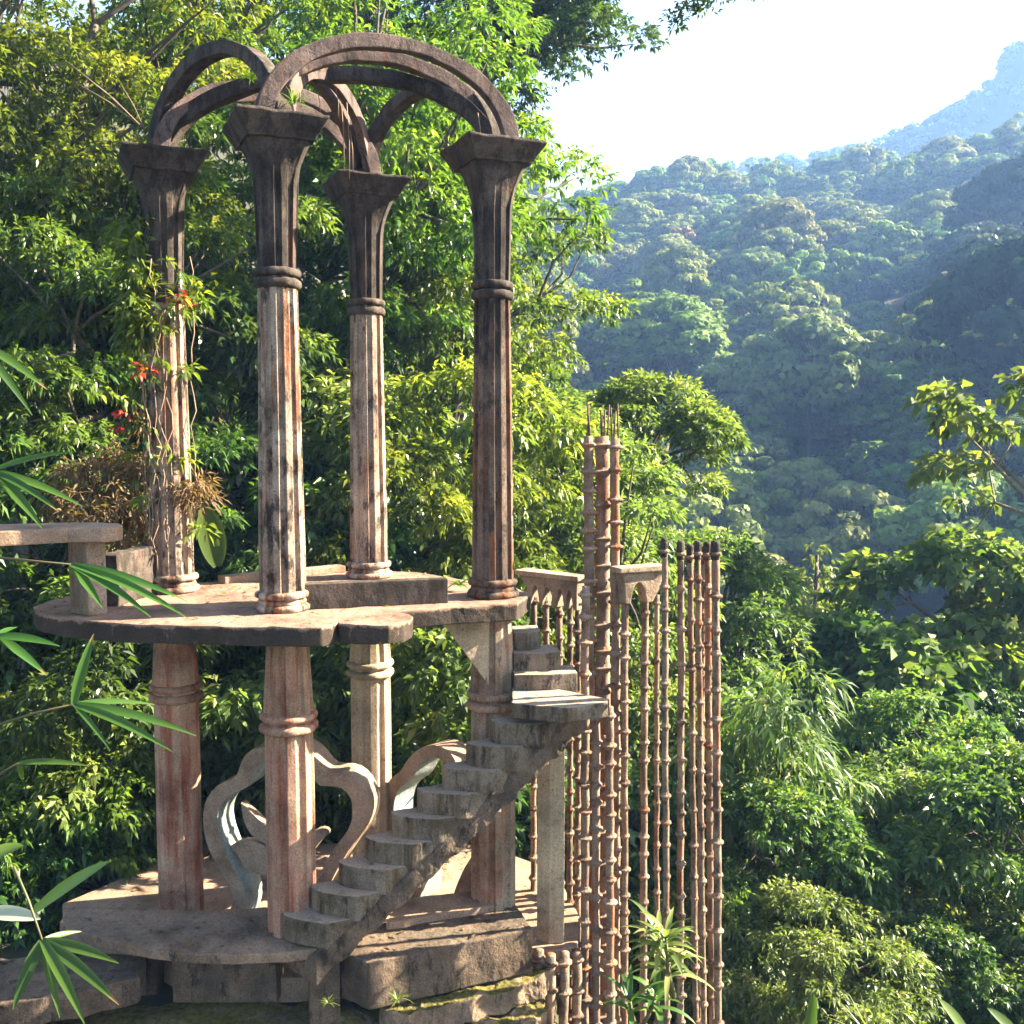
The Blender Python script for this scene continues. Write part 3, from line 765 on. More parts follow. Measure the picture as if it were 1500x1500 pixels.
# ------------------------------------------------------------------ flower shaped rings between the rear columns
def ring_wall(name, label, A, B, off, outer_px, inner_px, thick, mat, matin, extra=()):
    a = np.array([*A, 0]) ; b = np.array([*B, 0])
    ax = (b - a) / np.linalg.norm(b - a); nn = np.array([ax[1], -ax[0], 0])
    p0 = a + nn * off
    root = thing(name, (*(onplane((outer_px[0][0] + outer_px[-1][0]) / 2, outer_px[0][1], p0, nn)[:2]), Z0), label, 'sculpture', 'flower shaped ring sculptures')
    def chaikin(P, it=2):
        P = [np.array(p, float) for p in P]
        for _ in range(it):
            Q = [P[0]]
            for i in range(len(P) - 1):
                Q += [P[i] * .75 + P[i + 1] * .25, P[i] * .25 + P[i + 1] * .75]
            Q.append(P[-1]); P = Q
        return P
    O = chaikin(outer_px); I = chaikin(inner_px)
    def resample(P, n):
        P = np.array(P); s = np.concatenate([[0], np.cumsum(np.linalg.norm(np.diff(P, axis=0), axis=1))]); q = np.linspace(0, s[-1], n)
        return np.stack([np.interp(q, s, P[:, 0]), np.interp(q, s, P[:, 1])], 1)
    n = 64
    O = resample(O, n); I = resample(I, n); O = O * .8 + I * .2
    Ow = [onplane(u, v, p0, nn) for u, v in O]; Iw = [onplane(u, v, p0, nn) for u, v in I]
    bkv = -nn * thick
    mb = MB(); vs = Ow + Iw + [p + bkv for p in Ow] + [p + bkv for p in Iw]; fs = []
    for i in range(n - 1):
        fs += [(i, i + 1, n + i + 1, n + i), (2 * n + i + 1, 2 * n + i, 3 * n + i, 3 * n + i + 1), (i + 1, i, 2 * n + i, 2 * n + i + 1)]
    fs += [(0, n, 3 * n, 2 * n), (n - 1, 3 * n - 1, 4 * n - 1, 2 * n - 1)]
    mb.add(vs, fs); mb.build('ring', mat, root, rough=.004)
    mi = MB(); mi.add(Iw + [p + bkv for p in Iw], [(i, i + 1, n + i + 1, n + i) for i in range(n - 1)], True)
    mi.build('ring_inside', matin, root, rough=.003)
    for nm, pts in extra:
        P = [onplane(u, v, p0 - nn * .08, nn) for u, v in resample(chaikin(pts + [pts[0]]), 28)[:-1]]
        k = len(P); e = MB(); bk2 = -nn * .1
        e.add(P + [p + bk2 for p in P], [tuple(range(k)), tuple(range(2 * k - 1, k - 1, -1))] + [((i + 1) % k, i, k + i, k + (i + 1) % k) for i in range(k)])
        e.build(nm, mat, root, bevel=.012)
    return root
ring_wall('flower_ring', 'wide cusped concrete ring with inside tinted blue as by sky light and leaf shapes behind the front column', CX[1], CX[1] + np.array([.97, -.26]), 0.0,
          [(318, 1356), (334, 1330), (337, 1308), (320, 1278), (298, 1245), (290, 1200), (297, 1165), (318, 1142), (345, 1136), (347, 1112), (362, 1092), (395, 1090), (430, 1088), (452, 1099), (470, 1120), (480, 1129), (510, 1128), (535, 1150), (545, 1185), (536, 1220), (510, 1250), (490, 1290), (478, 1330), (490, 1356)],
          [(352, 1356), (362, 1332), (360, 1304), (343, 1275), (326, 1240), (316, 1205), (322, 1178), (342, 1160), (366, 1154), (371, 1128), (388, 1112), (412, 1106), (435, 1108), (452, 1122), (463, 1150), (478, 1152), (500, 1152), (515, 1170), (518, 1195), (508, 1220), (486, 1246), (466, 1285), (452, 1325), (450, 1356)],
          0.30, M['ring'], M['ring_skylit'],
          [('leaf_shape', [(352, 1176), (372, 1194), (396, 1216), (420, 1236), (425, 1255), (395, 1240), (368, 1226), (356, 1204)]), ('leaf_shape', [(326, 1250), (346, 1232), (370, 1231), (400, 1246), (430, 1262), (425, 1284), (378, 1284), (356, 1268), (344, 1246)]),
           ('leaf_shape', [(430, 1240), (455, 1220), (470, 1213), (482, 1222), (468, 1232), (456, 1250), (435, 1265)])])
ring_wall('flower_ring', 'trefoil concrete ring half hidden behind the stair between the two right hand columns', CX[3], CX[4], -0.06,
          [(577, 1327), (590, 1290), (580, 1255), (560, 1225), (552, 1185), (558, 1150), (572, 1132), (587, 1126), (594, 1106), (612, 1089), (640, 1086), (664, 1098), (676, 1126), (700, 1130), (716, 1155), (716, 1200), (700, 1240), (668, 1278), (652, 1318)],
          [(612, 1327), (622, 1290), (612, 1256), (588, 1226), (575, 1190), (580, 1160), (592, 1148), (606, 1140), (614, 1120), (626, 1108), (640, 1108), (652, 1118), (660, 1142), (680, 1148), (692, 1165), (690, 1196), (700, 1245), (705, 1275), (700, 1318)],
          0.26, M['ring'], M['ring_skylit'])

# ------------------------------------------------------------------ concrete bamboo poles and arched rails
def pole(ut, vt, ub, d, r, label, mat='pole', zb=None, gap=(.16, .32), rebar=0, group='concrete bamboo poles', vb=1500, rr=1.7, near=.885):
    if group != 'short poles under the terrace': d *= near; r *= near * .9; vt += random.Random(int(ut * 3)).uniform(-5, 4)
    rg = random.Random(int(ut * 7 + vt))
    top = at(ut, vt, d); bot = at(ub, vb, d)
    dirv = (bot - top); t_end = 1.0
    zg = float(gz(bot[0], bot[1])) - .15 if zb is None else zb
    k = (zg - top[2]) / dirv[2]; end = top + dirv * k
    root = thing('concrete_pole', end, label, 'pole', group)
    mb = MB()
    nseg = int((top[2] - zg) / .25)
    pts = [end + (top - end) * i / nseg + np.array([rg.uniform(-.006, .006), rg.uniform(-.006, .006), 0]) for i in range(nseg + 1)]
    mb.tube(pts, [r * rg.uniform(.93, 1.06) for _ in pts], 10, True)
    mb.build('shaft', M[mat], root, rough=.004)
    s = .08; Lt = np.linalg.norm(top - end); ax = (top - end) / Lt
    while s < Lt - .04:
        c = top - ax * s
        q = r * rr * rg.uniform(.88, 1.1); h = .019
        nb = MB(); nb.tube([c + ax * h * 2, c + ax * h, c + ax * .006, c - ax * .006, c - ax * h, c - ax * h * 2], [r * 1.0, r * 1.15, q, q, r * 1.12, r], 10, False)
        nb.build('node_ring', M[mat], root)
        s += rg.uniform(*gap)
    if near == .79:
        e = MB(); e.tube([top - ax * .13, top - ax * .05, top + ax * .015, top + ax * .03], [r * 1.12, r * 1.25, r * 1.15, r * .7], 9, True); e.build('pole_head', M['cap'], root, rough=.006, sub=.03)
    for j in range(rebar):
        e = MB(); a_ = rg.uniform(0, 6.28); p = top + np.array([math.cos(a_), math.sin(a_), 0]) * r * .7
        e.tube([p - ax * .05, p + np.array([rg.uniform(-.02, .02), 0, rg.uniform(.16, .34)])], .008, 5); e.build('rebar', M['steel'], root)
    return root
pole(862, 641, 866, 9.9, .054, 'tall pole on the left side of the tallest trio, rebar at its top', 'poletall', rebar=3, near=.94)
pole(882, 644, 886, 10.02, .078, 'thick middle pole of the tallest trio rising above the stair landing', 'poletall', rebar=4, near=.94)
pole(901, 643, 902, 9.9, .05, 'tall pole on the right side of the tallest trio, rust streaked', 'poletall', rebar=3, near=.94)
pole(857, 862, 857, 10.3, .05, 'grey pole directly beside the left of the tallest trio, reaching only railing height', 'poletall')
pole(876, 880, 873, 9.75, .05, 'brown pole in front of the thick middle pole under the landing', 'poletall', vb=1500) if False else None
LR = [(783, 868, 780, 10.1, .033, 'first slim pole under the left arched rail, nearest the pavilion column'), (800, 878, 800, 10.0, .034, 'second slim pole under the left arched rail'), (820, 884, 820, 9.95, .034, 'third slim pole under the left arched rail'),
      (835, 872, 835, 9.85, .034, 'fourth slim pole under the left arched rail, brightly rimmed'), (847, 868, 846, 9.75, .036, 'last slim pole under the left arched rail, next to the tall trio')]
for q in LR: pole(*q, near=1.0)
RRL = [(915, 868, 915, 10.4, .04, 'slim pole under the right arched rail, next to the tall trio'), (945, 858, 942, 10.5, .041, 'slim pole under the outer end of the right arched rail')]
for q in RRL: pole(*q)
pole(873, 1036, 873, 9.6, .045, 'dark pole ending under the landing in front of the thick middle pole', 'poletall', near=.94)
pole(893, 1033, 894, 9.55, .045, 'dark pole ending under the tip of the landing', 'poletall', near=.94)
pole(1030, 806, 1024, 11.3, .034, 'thin shaded pole at the back of the close cluster', near=.79)
pole(962, 868, 962, 11.0, .03, 'thin shaded pole behind the outer end of the right arched rail')
RG = [(973, 797, 977, 10.6, .037, 'first free standing pole right of the arched rail'), (997, 797, 997, 10.8, .041, 'second free standing pole, spaced apart from the cluster of four'), (1011, 800, 1019, 11.0, .036, 'third free standing pole, left one of the close cluster'),
      (1022, 800, 1031, 10.9, .036, 'fourth free standing pole in the close cluster, orange rim'), (1036, 800, 1043, 11.1, .042, 'dark pole just left of the outermost pole'), (1048, 798, 1052, 10.8, .046, 'outermost pole on the right, thick and lit along its edge')]
for q in RG: pole(*q, near=.79, gap=(.17, .36))
for i, (u, v, d, lb) in enumerate(((790, 1392, 8.75, 'short pole under the terrace edge, first from the mossy ledge'), (806, 1398, 8.7, 'short pole under the terrace edge, second from the mossy ledge'), (826, 1396, 8.75, 'short pole under the terrace edge, third from the mossy ledge'), (845, 1392, 8.9, 'short pole under the terrace corner, brightest of its row'))):
    pole(u, v, u, d, .045, lb, group='short poles under the terrace', vb=1560, gap=(.22, .35))

def rail(px, d0, d1, z, label, posts):
    """rail with arches cut between posts: extruded silhouette"""
    a = at(px[0], 835, d0); b = at(px[1], 835, d1)
    ax = (b - a); ax[2] = 0; Ld = np.linalg.norm(ax); ax /= Ld; nn = np.array([ax[1], -ax[0], 0])
    root = thing('arched_rail', (a[0], a[1], z - .35), label, 'rail', 'arched rails on the poles')
    top = [(0, z), (Ld, z)]
    bot = []
    ps = posts
    for i in range(len(ps) - 1):
        s0, s1 = ps[i], ps[i + 1]
        for t in np.linspace(0, 1, 9):
            bot.append((s0 + (s1 - s0) * (0.12 + .76 * t), z - .28 + .19 * math.sin(math.pi * t) ** .6))
    bot = [(max(0, ps[0] - .04), z - .12), (max(0, ps[0] - .03), z - .28)] + bot + [(min(Ld, ps[-1] + .04), z - .28), (Ld, z - .1)]
    poly = [(0, z), *bot, (Ld, z)] if bot[0][0] > 0 else [(0, z)] + bot + [(Ld, z)]
    P = [np.array([a[0], a[1], 0]) + ax * s + np.array([0, 0, zz]) + nn * .07 for s, zz in poly]; n = len(P)
    mb = MB(); mb.add(P + [p - nn * .14 for p in P], [tuple(range(n)), tuple(range(2 * n - 1, n - 1, -1))] + [((i + 1) % n, i, n + i, n + (i + 1) % n) for i in range(n)])
    mb.build('arcade', M['rail'], root, bevel=.01, rough=.01)
    c = MB(); c.box((a + ax * Ld / 2) * np.array([1, 1, 0]) + np.array([0, 0, z + .027]), ax * (Ld / 2 + .03), nn * .1, [0, 0, .025]); c.build('coping', M['rail'], root, bevel=.008, rough=.01)
za = at(800, 845, 10)[2]
L1 = [at(u, 835, d) for u, d in ((766, 10.2), (851, 9.72))]; Ll = np.linalg.norm((L1[1] - L1[0])[:2])
rail((766, 851), 10.2, 9.72, za, 'arched concrete rail between the pavilion column and the tall trio', [Ll * (q[0] - 766) / 85 for q in LR])
L2 = [at(u, 835, d * .885) for u, d in ((905, 10.35), (966, 10.55))]; Ll = np.linalg.norm((L2[1] - L2[0])[:2])
rail((905, 966), 10.35 * .885, 10.55 * .885, at(930, 845, 10.45 * .885)[2] + .05, 'short arched concrete rail right of the tall trio', [Ll * (q[0] - 905) / 61 for q in RRL])

# ------------------------------------------------------------------ foliage generators
def unit(a):
    return a / (np.linalg.norm(a, axis=-1, keepdims=True) + 1e-9)

def leaves(P, D, L, W, droop, rng, tint):
    """kite shaped leaves folded on the midrib; P base, D direction"""
    n = len(P)
    up = np.tile([0, 0, 1.0], (n, 1)) + rng.normal(0, .45, (n, 3))
    S = unit(np.cross(D, up)); N = np.cross(S, D)
    L = L[:, None]; W = W[:, None]
    tip = P + D * L - np.array([0, 0, 1.0]) * (L * droop)
    mid = P + D * L * .45 - np.array([0, 0, 1.0]) * (L * droop * .18)
    fold = N * W * .22
    V = np.stack([P, mid + S * W * .5 + fold, tip, mid - S * W * .5 + fold], 1).reshape(-1, 3)
    F = np.arange(n * 4).reshape(-1, 4)
    return V, F, np.repeat(tint, 4)

def shell_foliage(clumps, rng, n_per, L, W, flat=.6, tipy=.2, jit=.38):
    """distant crowns: leaf masses lying like shingles on the clumps"""
    K = len(clumps)
    cnt = np.maximum(6, (n_per * (clumps[:, 3] / clumps[:, 3].mean()) ** 2).astype(int))
    ci = np.repeat(np.arange(K), cnt); n = len(ci)
    u = unit(rng.normal(0, 1, (n, 3))); u[:, 2] = np.where(u[:, 2] < -.3, -u[:, 2], u[:, 2])
    P = clumps[ci, :3] + u * (0.8 + .25 * rng.random(n))[:, None] * clumps[ci, 3:4] * np.array([1, 1, flat])
    Nn = unit(u * np.array([1, 1, 1.3]) + rng.normal(0, jit, (n, 3)))
    D = unit(np.cross(Nn, rng.normal(0, 1, (n, 3)))); S = np.cross(D, Nn)
    l = (L * rng.uniform(.7, 1.3, n))[:, None]; w = (W * rng.uniform(.7, 1.3, n))[:, None]
    V = np.stack([P - D * l * .5, P + S * w * .5, P + D * l * .5, P - S * w * .5], 1).reshape(-1, 3)
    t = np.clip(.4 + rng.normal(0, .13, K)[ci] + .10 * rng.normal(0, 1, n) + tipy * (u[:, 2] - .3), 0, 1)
    return V, np.arange(n * 4).reshape(-1, 4), np.repeat(t, 4)

def foliage(clumps, rng, sprigs, per, L, W, droop=.3, flat=.6, center=None, spread=1.0, tipy=.35, hang=0.0):
    """clumps (K,4). sprigs on the shell of each flattened clump, each a rosette of leaves"""
    K = len(clumps)
    cnt = np.maximum(3, (sprigs * (clumps[:, 3] / clumps[:, 3].mean()) ** 2).astype(int))
    ci = np.repeat(np.arange(K), cnt); n = len(ci)
    u = unit(rng.normal(0, 1, (n, 3))); u[:, 2] = np.where(u[:, 2] < -.25, -u[:, 2], u[:, 2])
    rad = (0.55 + .5 * rng.random(n) ** .6)[:, None]
    C_ = clumps[ci, :3]; R_ = clumps[ci, 3:4]
    base = C_ + u * rad * R_ * np.array([1, 1, flat])
    outd = unit(u * np.array([1, 1, .6]) + rng.normal(0, .3, (n, 3)) + (0 if center is None else .4 * unit(C_ - center)))
    outd[:, 2] -= hang; outd = unit(outd)
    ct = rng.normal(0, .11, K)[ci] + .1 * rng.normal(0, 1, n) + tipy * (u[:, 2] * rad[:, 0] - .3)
    m = n * per
    si = np.repeat(np.arange(n), per)
    k = np.tile(np.arange(per), n)
    T = outd[si]
    rnd = unit(rng.normal(0, 1, (m, 3)))
    rnd = unit(rnd - T * np.sum(rnd * T, 1, keepdims=True))
    f = (k / max(1, per - 1))[:, None]
    D = unit(T * (.25 + .75 * f) + rnd * spread * (1.05 - .55 * f) - np.array([0, 0, hang * .8]))
    P = base[si] + T * (f * L * .9)
    ll = L * rng.uniform(.7, 1.25, m); ww = W * rng.uniform(.75, 1.2, m)
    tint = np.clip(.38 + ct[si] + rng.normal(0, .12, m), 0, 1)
    return leaves(P, D, ll, ww, droop, rng, tint)

def crown_clumps(kind, K, R, H, rng, cr):
    """clump centres for a crown of radius R, height H, centred on the origin"""
    out = []
    ph = rng.uniform(0, 6.28, 6)
    while len(out) < K:
        th = rng.uniform(0, 6.283); lob = 1 + .22 * math.sin(3 * th + ph[0]) + .15 * math.sin(5 * th + ph[1])
        if kind == 'umbrella':
            rho = R * lob * math.sqrt(rng.random()); layer = rng.choice([0, 0, 0, -.28, -.5])
            z = H * (.5 * (1 - (rho / R) ** 2) + layer + rng.normal(0, .05))
        elif kind == 'dome':
            c = rng.uniform(-.35, 1); rho = R * lob * math.sqrt(max(0, 1 - max(0, c) ** 2)) * rng.uniform(.75, 1); z = H * .6 * c * rng.uniform(.85, 1)
        else:
            v = unit(rng.normal(0, 1, 3)); s = rng.random() ** .45
            rho = R * lob * s * math.hypot(v[0], v[1]); z = H * .5 * s * v[2] * (1 + .2 * math.sin(4 * th + ph[2]))
        p = np.array([rho * math.cos(th), rho * math.sin(th), z])
        if mnoise.noise(Vector(p * (1.6 / R)) + Vector((ph[3], ph[4], ph[5]))) < -.22: continue
        out.append([*p, cr * rng.uniform(.65, 1.3)])
    return np.array(out)

def limbs(mb, base, clumps, rng, r0, nl=6, lean=(0, 0)):
    """trunk and limbs reaching the clumps"""
    top = clumps[:, :3].mean(0); zlow = clumps[:, 2].min()
    fork = np.array([base[0] * .35 + top[0] * .65, base[1] * .35 + top[1] * .65, max(base[2] + .5, zlow * .75 + top[2] * .25)])
    n = 6; pts = []
    for i in range(n + 1):
        t = i / n
        pts.append(np.asarray(base) * (1 - t) + fork * t + np.array([rng.normal(0, .06), rng.normal(0, .06), 0]) * min(1, i) * r0 * 6)
    mb.tube(pts, [r0 * (1.25 if i == 0 else 1 - .35 * i / n) for i in range(n + 1)], 8)
    idx = rng.choice(len(clumps), min(nl, len(clumps)), replace=False)
    asg = np.argmin(np.linalg.norm(clumps[:, None, :3] - clumps[None, idx, :3], axis=2), 1)
    for j in range(len(idx)):
        mem = clumps[asg == j]
        if not len(mem): continue
        m = mem[:, :3].mean(0); node = fork * .35 + m * .65
        q = fork * .55 + node * .45 + rng.normal(0, .12, 3) * r0 * 6 + np.array([0, 0, .1])
        mb.tube([fork, q, node], [r0 * .55, r0 * .42, r0 * .3], 6)
        for c in mem:
            mid = (node + c[:3]) / 2 + rng.normal(0, .1, 3)
            mb.tube([node, mid, c[:3]], [r0 * .22, r0 * .15, r0 * .06], 4, cap=False)

def make_tree(label, kind, loc, cz, R, H, K, cr, sprigs, per, L, W, mat, seed, trunk_r=.16, cat='tree', name='tree', group=None, bark='bark', droop=.3, flat=.6, hang=0., crown_off=(0, 0), lean=0, spread=1.0, clip=None):
    rng = np.random.default_rng(seed)
    cl = crown_clumps(kind, K, R, H, rng, cr)
    cl[:, :3] += np.array([crown_off[0], crown_off[1], cz - loc[2]])
    root = thing(name, loc, label, cat, group)
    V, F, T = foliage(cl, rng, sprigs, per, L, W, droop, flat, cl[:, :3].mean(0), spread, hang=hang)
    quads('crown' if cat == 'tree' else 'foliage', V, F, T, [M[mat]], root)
    mb = MB(); limbs(mb, np.array([0, 0, -.3]), cl, rng, trunk_r)
    off = ORIGIN[root.name]; mb.v = [tuple(np.array(p) + off) for p in mb.v]
    mb.build('trunk' if cat == 'tree' else 'stem', M[bark], root)
    return root

def gpos(x, y, dz=0.0):
    return np.array([x, y, float(gz(x, y)) + dz])

def crown_at(u, v, d):
    p = at(u, v, d); return p

# ------------------------------------------------------------------ jungle behind the pavilion
JUN = 'trees of the jungle behind the pavilion'
def jt(label, u, v, d, R, H, K, mat, seed, kind='round', cr=.58, sprigs=50, per=8, L=.122, W=.043, dx=0, **kw):
    p = at(u, v, d)
    loc = gpos(p[0] + dx, p[1])
    return make_tree(label, kind, loc, p[2], R, H, K, cr, sprigs, per, L, W, mat, seed, crown_off=(-dx, 0), group=kw.pop('group', JUN), **kw)
jt('big bright tree with drooping yellow green leaves just behind the column tops', 590, 285, 17.5, 3.25, 6.6, 104, 'leaf_yel', 21, hang=.25, trunk_r=.2, dx=-.8, cr=.66, L=.142, W=.049)
jt('tall tree with yellow leaf tips filling the upper left corner', 70, 150, 14.6, 2.65, 5.3, 80, 'leaf_yel', 22, hang=.15, dx=-.5, trunk_r=.2)
jt('sunlit tree whose yellow top shows above the leftmost arch', 300, 95, 19, 2.9, 4.4, 80, 'leaf_yel', 23, hang=.2, trunk_r=.2)
jt('dense tree with sunlit sprays close behind the leftmost column', 180, 430, 13.6, 2.1, 4.6, 66, 'leaf_mid', 24, hang=.2, trunk_r=.14, cr=.45, L=.12, W=.042)
jt('mid green tree between the front column and the rear column', 440, 420, 18.5, 2.7, 6.5, 80, 'leaf_mid', 25, hang=.15, trunk_r=.19)
jt('dark grey green tree with small leaves hanging over the sky right of the arches', 750, 20, 24, 2.7, 4.8, 90, 'leaf_dark', 26, cr=.6, L=.14, W=.06, trunk_r=.2, dx=-2.5)
jt('tall dark tree farthest back between the arches', 520, 60, 27, 4.2, 7.5, 90, 'leaf_dark', 27, cr=.9, L=.2, W=.08, sprigs=30, trunk_r=.25)
jt('dark tree at the left picture edge below the upper left crown', 15, 420, 19, 2.6, 5.0, 70, 'leaf_dark', 28, trunk_r=.18)
jt('green tree with drooping sprays beside the right hand column', 690, 440, 18, 1.85, 4.4, 46, 'leaf_yel', 30, hang=.3, trunk_r=.13, dx=-.8)
jt('dark tree low behind the rear column and the right hand column', 610, 560, 20, 2.6, 4.4, 60, 'leaf_mid', 31, trunk_r=.18)
jt('backmost dark tree showing low between the leftmost and front column', 330, 520, 23, 3.4, 6.5, 70, 'leaf_dark', 32, cr=.8, L=.2, W=.08, trunk_r=.22)

# shrubs of the undergrowth behind the pavilion: four kinds, then copies
SH = 'shrubs of the undergrowth behind the pavilion'
def shrub(label, u, v, d, R, H, K, mat, seed, L=.13, W=.045, cr=.34, sprigs=30, per=7, hang=.2, group=SH, name='shrub', flat=.65, droop=.35, spread=1.0, kind='dome'):
    p = at(u, v, d)
    g_ = gpos(p[0], p[1]); g_[2] = min(g_[2], p[2] - H * .6)
    return make_tree(label, kind, g_, p[2], R, H, K, cr, sprigs, per, L, W, mat, seed, trunk_r=.035, cat='shrub', name=name, group=group, hang=hang, flat=flat, droop=droop, spread=spread)
sA = shrub('bright shrub with slender arching leaves left of the leftmost lower column', 150, 1010, 11.6, 1.2, 2.0, 34, 'leaf_mid', 41)
sB = shrub('pale lit shrub behind the flower shaped ring', 420, 1180, 12.8, 1.3, 2.2, 36, 'leaf_pale', 42, L=.15, W=.06)
sC = shrub('dark shrub in the shade at the left picture edge', 20, 1060, 12.2, 1.3, 2.4, 34, 'leaf_dark', 43, L=.16, W=.06)
sD = shrub('sunlit yellow green shrub between the rear and right hand column bases', 610, 800, 13.6, 1.35, 2.2, 40, 'leaf_yel', 44, L=.13, W=.045, hang=.35)
lst = [(sA, 60, 860, 12.5, 1.1, 1, 'shrub with slender leaves under the bench'), (sB, 330, 1010, 12.6, 1.0, 2, 'pale shrub between the leftmost and front lower columns'), (sD, 480, 1020, 13.2, 1.0, 3, 'yellow green shrub between the front and rear lower columns'),
       (sB, 640, 1010, 12.6, 1.05, 4, 'pale broad leaved shrub between the rear and right hand lower columns'), (sA, 700, 1180, 12.2, .9, 5, 'slender leaved shrub seen under the stair'), (sC, 240, 960, 13.6, 1.2, .5, 'dark shrub right behind the leftmost lower column'),
       (sA, 330, 790, 13.5, 1.1, 2.5, 'slender leaved shrub at the platform edge between leftmost and front column'), (sD, 120, 1230, 11.2, .8, 1.7, 'yellow green shrub low at the left, above the disc'), (sC, 60, 1330, 10.9, .8, 2.9, 'dark shrub at the left end of the disc'),
       (sB, 190, 1130, 11.9, .85, 3.3, 'pale shrub left of the flower shaped ring'), (sC, 450, 880, 14.5, 1.2, 4.1, 'dark shrub behind the parapet'), (sA, 560, 1120, 13.0, 1.0, 5.2, 'slender leaved shrub behind the rear lower column'),
       (sC, 350, 1250, 12.4, 1.1, .9, 'dark shrub inside the flower shaped ring'), (sD, 690, 700, 14.5, 1.1, 1.2, 'yellow green shrub just left of the right hand column'), (sA, 90, 690, 13.2, 1.2, 3.9, 'slender leaved shrub above the bench'),
       (sC, 300, 640, 14.8, 1.3, 2.2, 'dark shrub behind the vine covered column'), (sB, 480, 700, 15.2, 1.25, .3, 'pale shrub left of the rear column shaft'), (sD, 30, 560, 14.2, 1.2, 5.5, 'yellow green shrub at the left edge under the dark tree'),
       (sA, 130, 470, 14.4, 1.15, 2.0, 'lit slender leaved shrub left of the vine covered column'), (sD, 720, 900, 13.8, 1.0, .2, 'yellow green shrub behind the upper stair treads'),
       (sA, 620, 1300, 11.8, .8, .8, 'slender leaved shrub low behind the trefoil ring'), (sC, 470, 1260, 12.2, .9, 2.3, 'dark shrub low between the two rings'), (sB, 800, 1150, 14.6, 1.0, 1.5, 'pale shrub behind the landing pillar'), (sC, 830, 1300, 12.4, 1.0, .5, 'dark shrub low behind the landing pillar')]
for src, u, v, d, s, rz, lb in lst:
    p = at(u, v, d); o0 = np.array(src.location); pz = [c for c in src.children][0]
    # keep the crown centre at the wanted place: the crown of each source sits h above its foot
    h = {sA.name: at(150, 1010, 11.6)[2], sB.name: at(420, 1180, 12.8)[2], sC.name: at(20, 1060, 12.2)[2], sD.name: at(610, 800, 13.6)[2]}[src.name] - o0[2]
    foot = min(float(gz(p[0], p[1])), p[2] - 1.0)
    dup(src, (p[0], p[1], p[2] - h * s), rz, s, lb)

# ------------------------------------------------------------------ trees right of the pavilion
SL = 'trees on the slope right of the pavilion'
def st_(label, u, v, d, R, H, K, mat, seed, **kw):
    kw.setdefault('group', SL); return jt(label, u, v, d, R, H, K, mat, seed, **kw)
st_('lush pale green tree behind the tall pole trio', 872, 800, 15.5, 1.6, 4.5, 62, 'leaf_pale', 51, cr=.36, sprigs=30, L=.14, W=.045, hang=.15, trunk_r=.13, kind='round')
st_('bright tree between the rail and the right hand column', 800, 830, 17.5, 1.5, 4.6, 56, 'leaf_pale', 52, cr=.45, L=.15, W=.055, hang=.15, trunk_r=.13, kind='dome')
st_('pale tree sloping down right of the free standing poles', 1030, 1010, 17.5, 1.75, 4.6, 60, 'leaf_pale', 53, cr=.42, L=.14, W=.05, hang=.1, trunk_r=.13, kind='dome')
st_('pale tree at the lower right end of the bright slope', 1150, 1080, 19, 1.8, 4.0, 60, 'leaf_pale', 54, cr=.45, L=.15, W=.05, trunk_r=.13, kind='dome')
st_('tree with long drooping straw tinted leaves right of the outermost pole', 1130, 1160, 12.8, 1.05, 3.2, 52, 'leaf_pale', 55, cr=.3, sprigs=17, per=7, L=.22, W=.045, hang=.45, droop=.5, trunk_r=.07)
st_('small round topped tree behind the free standing poles', 960, 690, 18, 1.1, 2.6, 34, 'leaf_pale', 56, cr=.4, L=.15, W=.05, trunk_r=.1, kind='dome')
st_('leafy tree of middling green below the poles at the bottom', 1010, 1270, 14.5, 1.4, 3.2, 50, 'leaf_mid', 57, cr=.42, L=.15, W=.055, trunk_r=.1)
# broad leaved trees at the right edge
BR = 'broad leaved trees at the right edge'
def broad(label, u, v, d, R, H, K, seed, mat='leaf_broad', **kw):
    return jt(label, u, v, d, R, H, K, mat, seed, cr=kw.pop('cr', .44), sprigs=kw.pop('sprigs', 16), per=6, L=.23, W=.19, hang=.2, droop=.35, kind=kw.pop('kind', 'umbrella'), group=BR, bark='palebark', **kw)
broad('broad leaved tree reaching in at the right edge, clear against the dark valley', 1505, 655, 18.8, 1.75, 2.3, 19, 61, trunk_r=.1, dx=.9)
broad('broad leaved tree with spreading flat top below the dark valley', 1410, 880, 19.5, 2.0, 1.7, 36, 62, trunk_r=.12)
broad('broad leaved tree in deeper green at the right edge', 1490, 1000, 18.5, 1.6, 2.2, 36, 63, 'leaf_broad', trunk_r=.1, kind='dome')
broad('broad leaved tree low in the middle of the slope', 1290, 1010, 17.5, 1.4, 1.8, 40, 64, 'leaf_broad', trunk_r=.1, kind='dome')
# bushes of the lower right
RB = 'bushes covering the lower right slope'
rA = shrub('fresh green bush in the lower right', 1330, 1130, 14.5, 1.3, 1.6, 40, 'leaf_broad', 71, group=RB, name='bush', L=.105, W=.046, cr=.34, sprigs=42)
rB = shrub('pale bush with whitish leaf tops in the lower right', 1260, 1270, 12.2, 1.2, 1.6, 40, 'leaf_pale', 72, group=RB, name='bush', L=.10, W=.034, cr=.32, sprigs=46)
rC = shrub('dark bush at the lower right picture edge', 1460, 1250, 11.6, 1.1, 1.7, 40, 'leaf_mid', 73, group=RB, name='bush', L=.115, W=.045, cr=.34, sprigs=42)
sDh = at(610, 800, 13.6)[2] - sD.location[2]
hh = {rA.name: at(1330, 1130, 14.5)[2] - rA.location[2], rB.name: at(1260, 1270, 12.2)[2] - rB.location[2], rC.name: at(1460, 1250, 11.6)[2] - rC.location[2]}
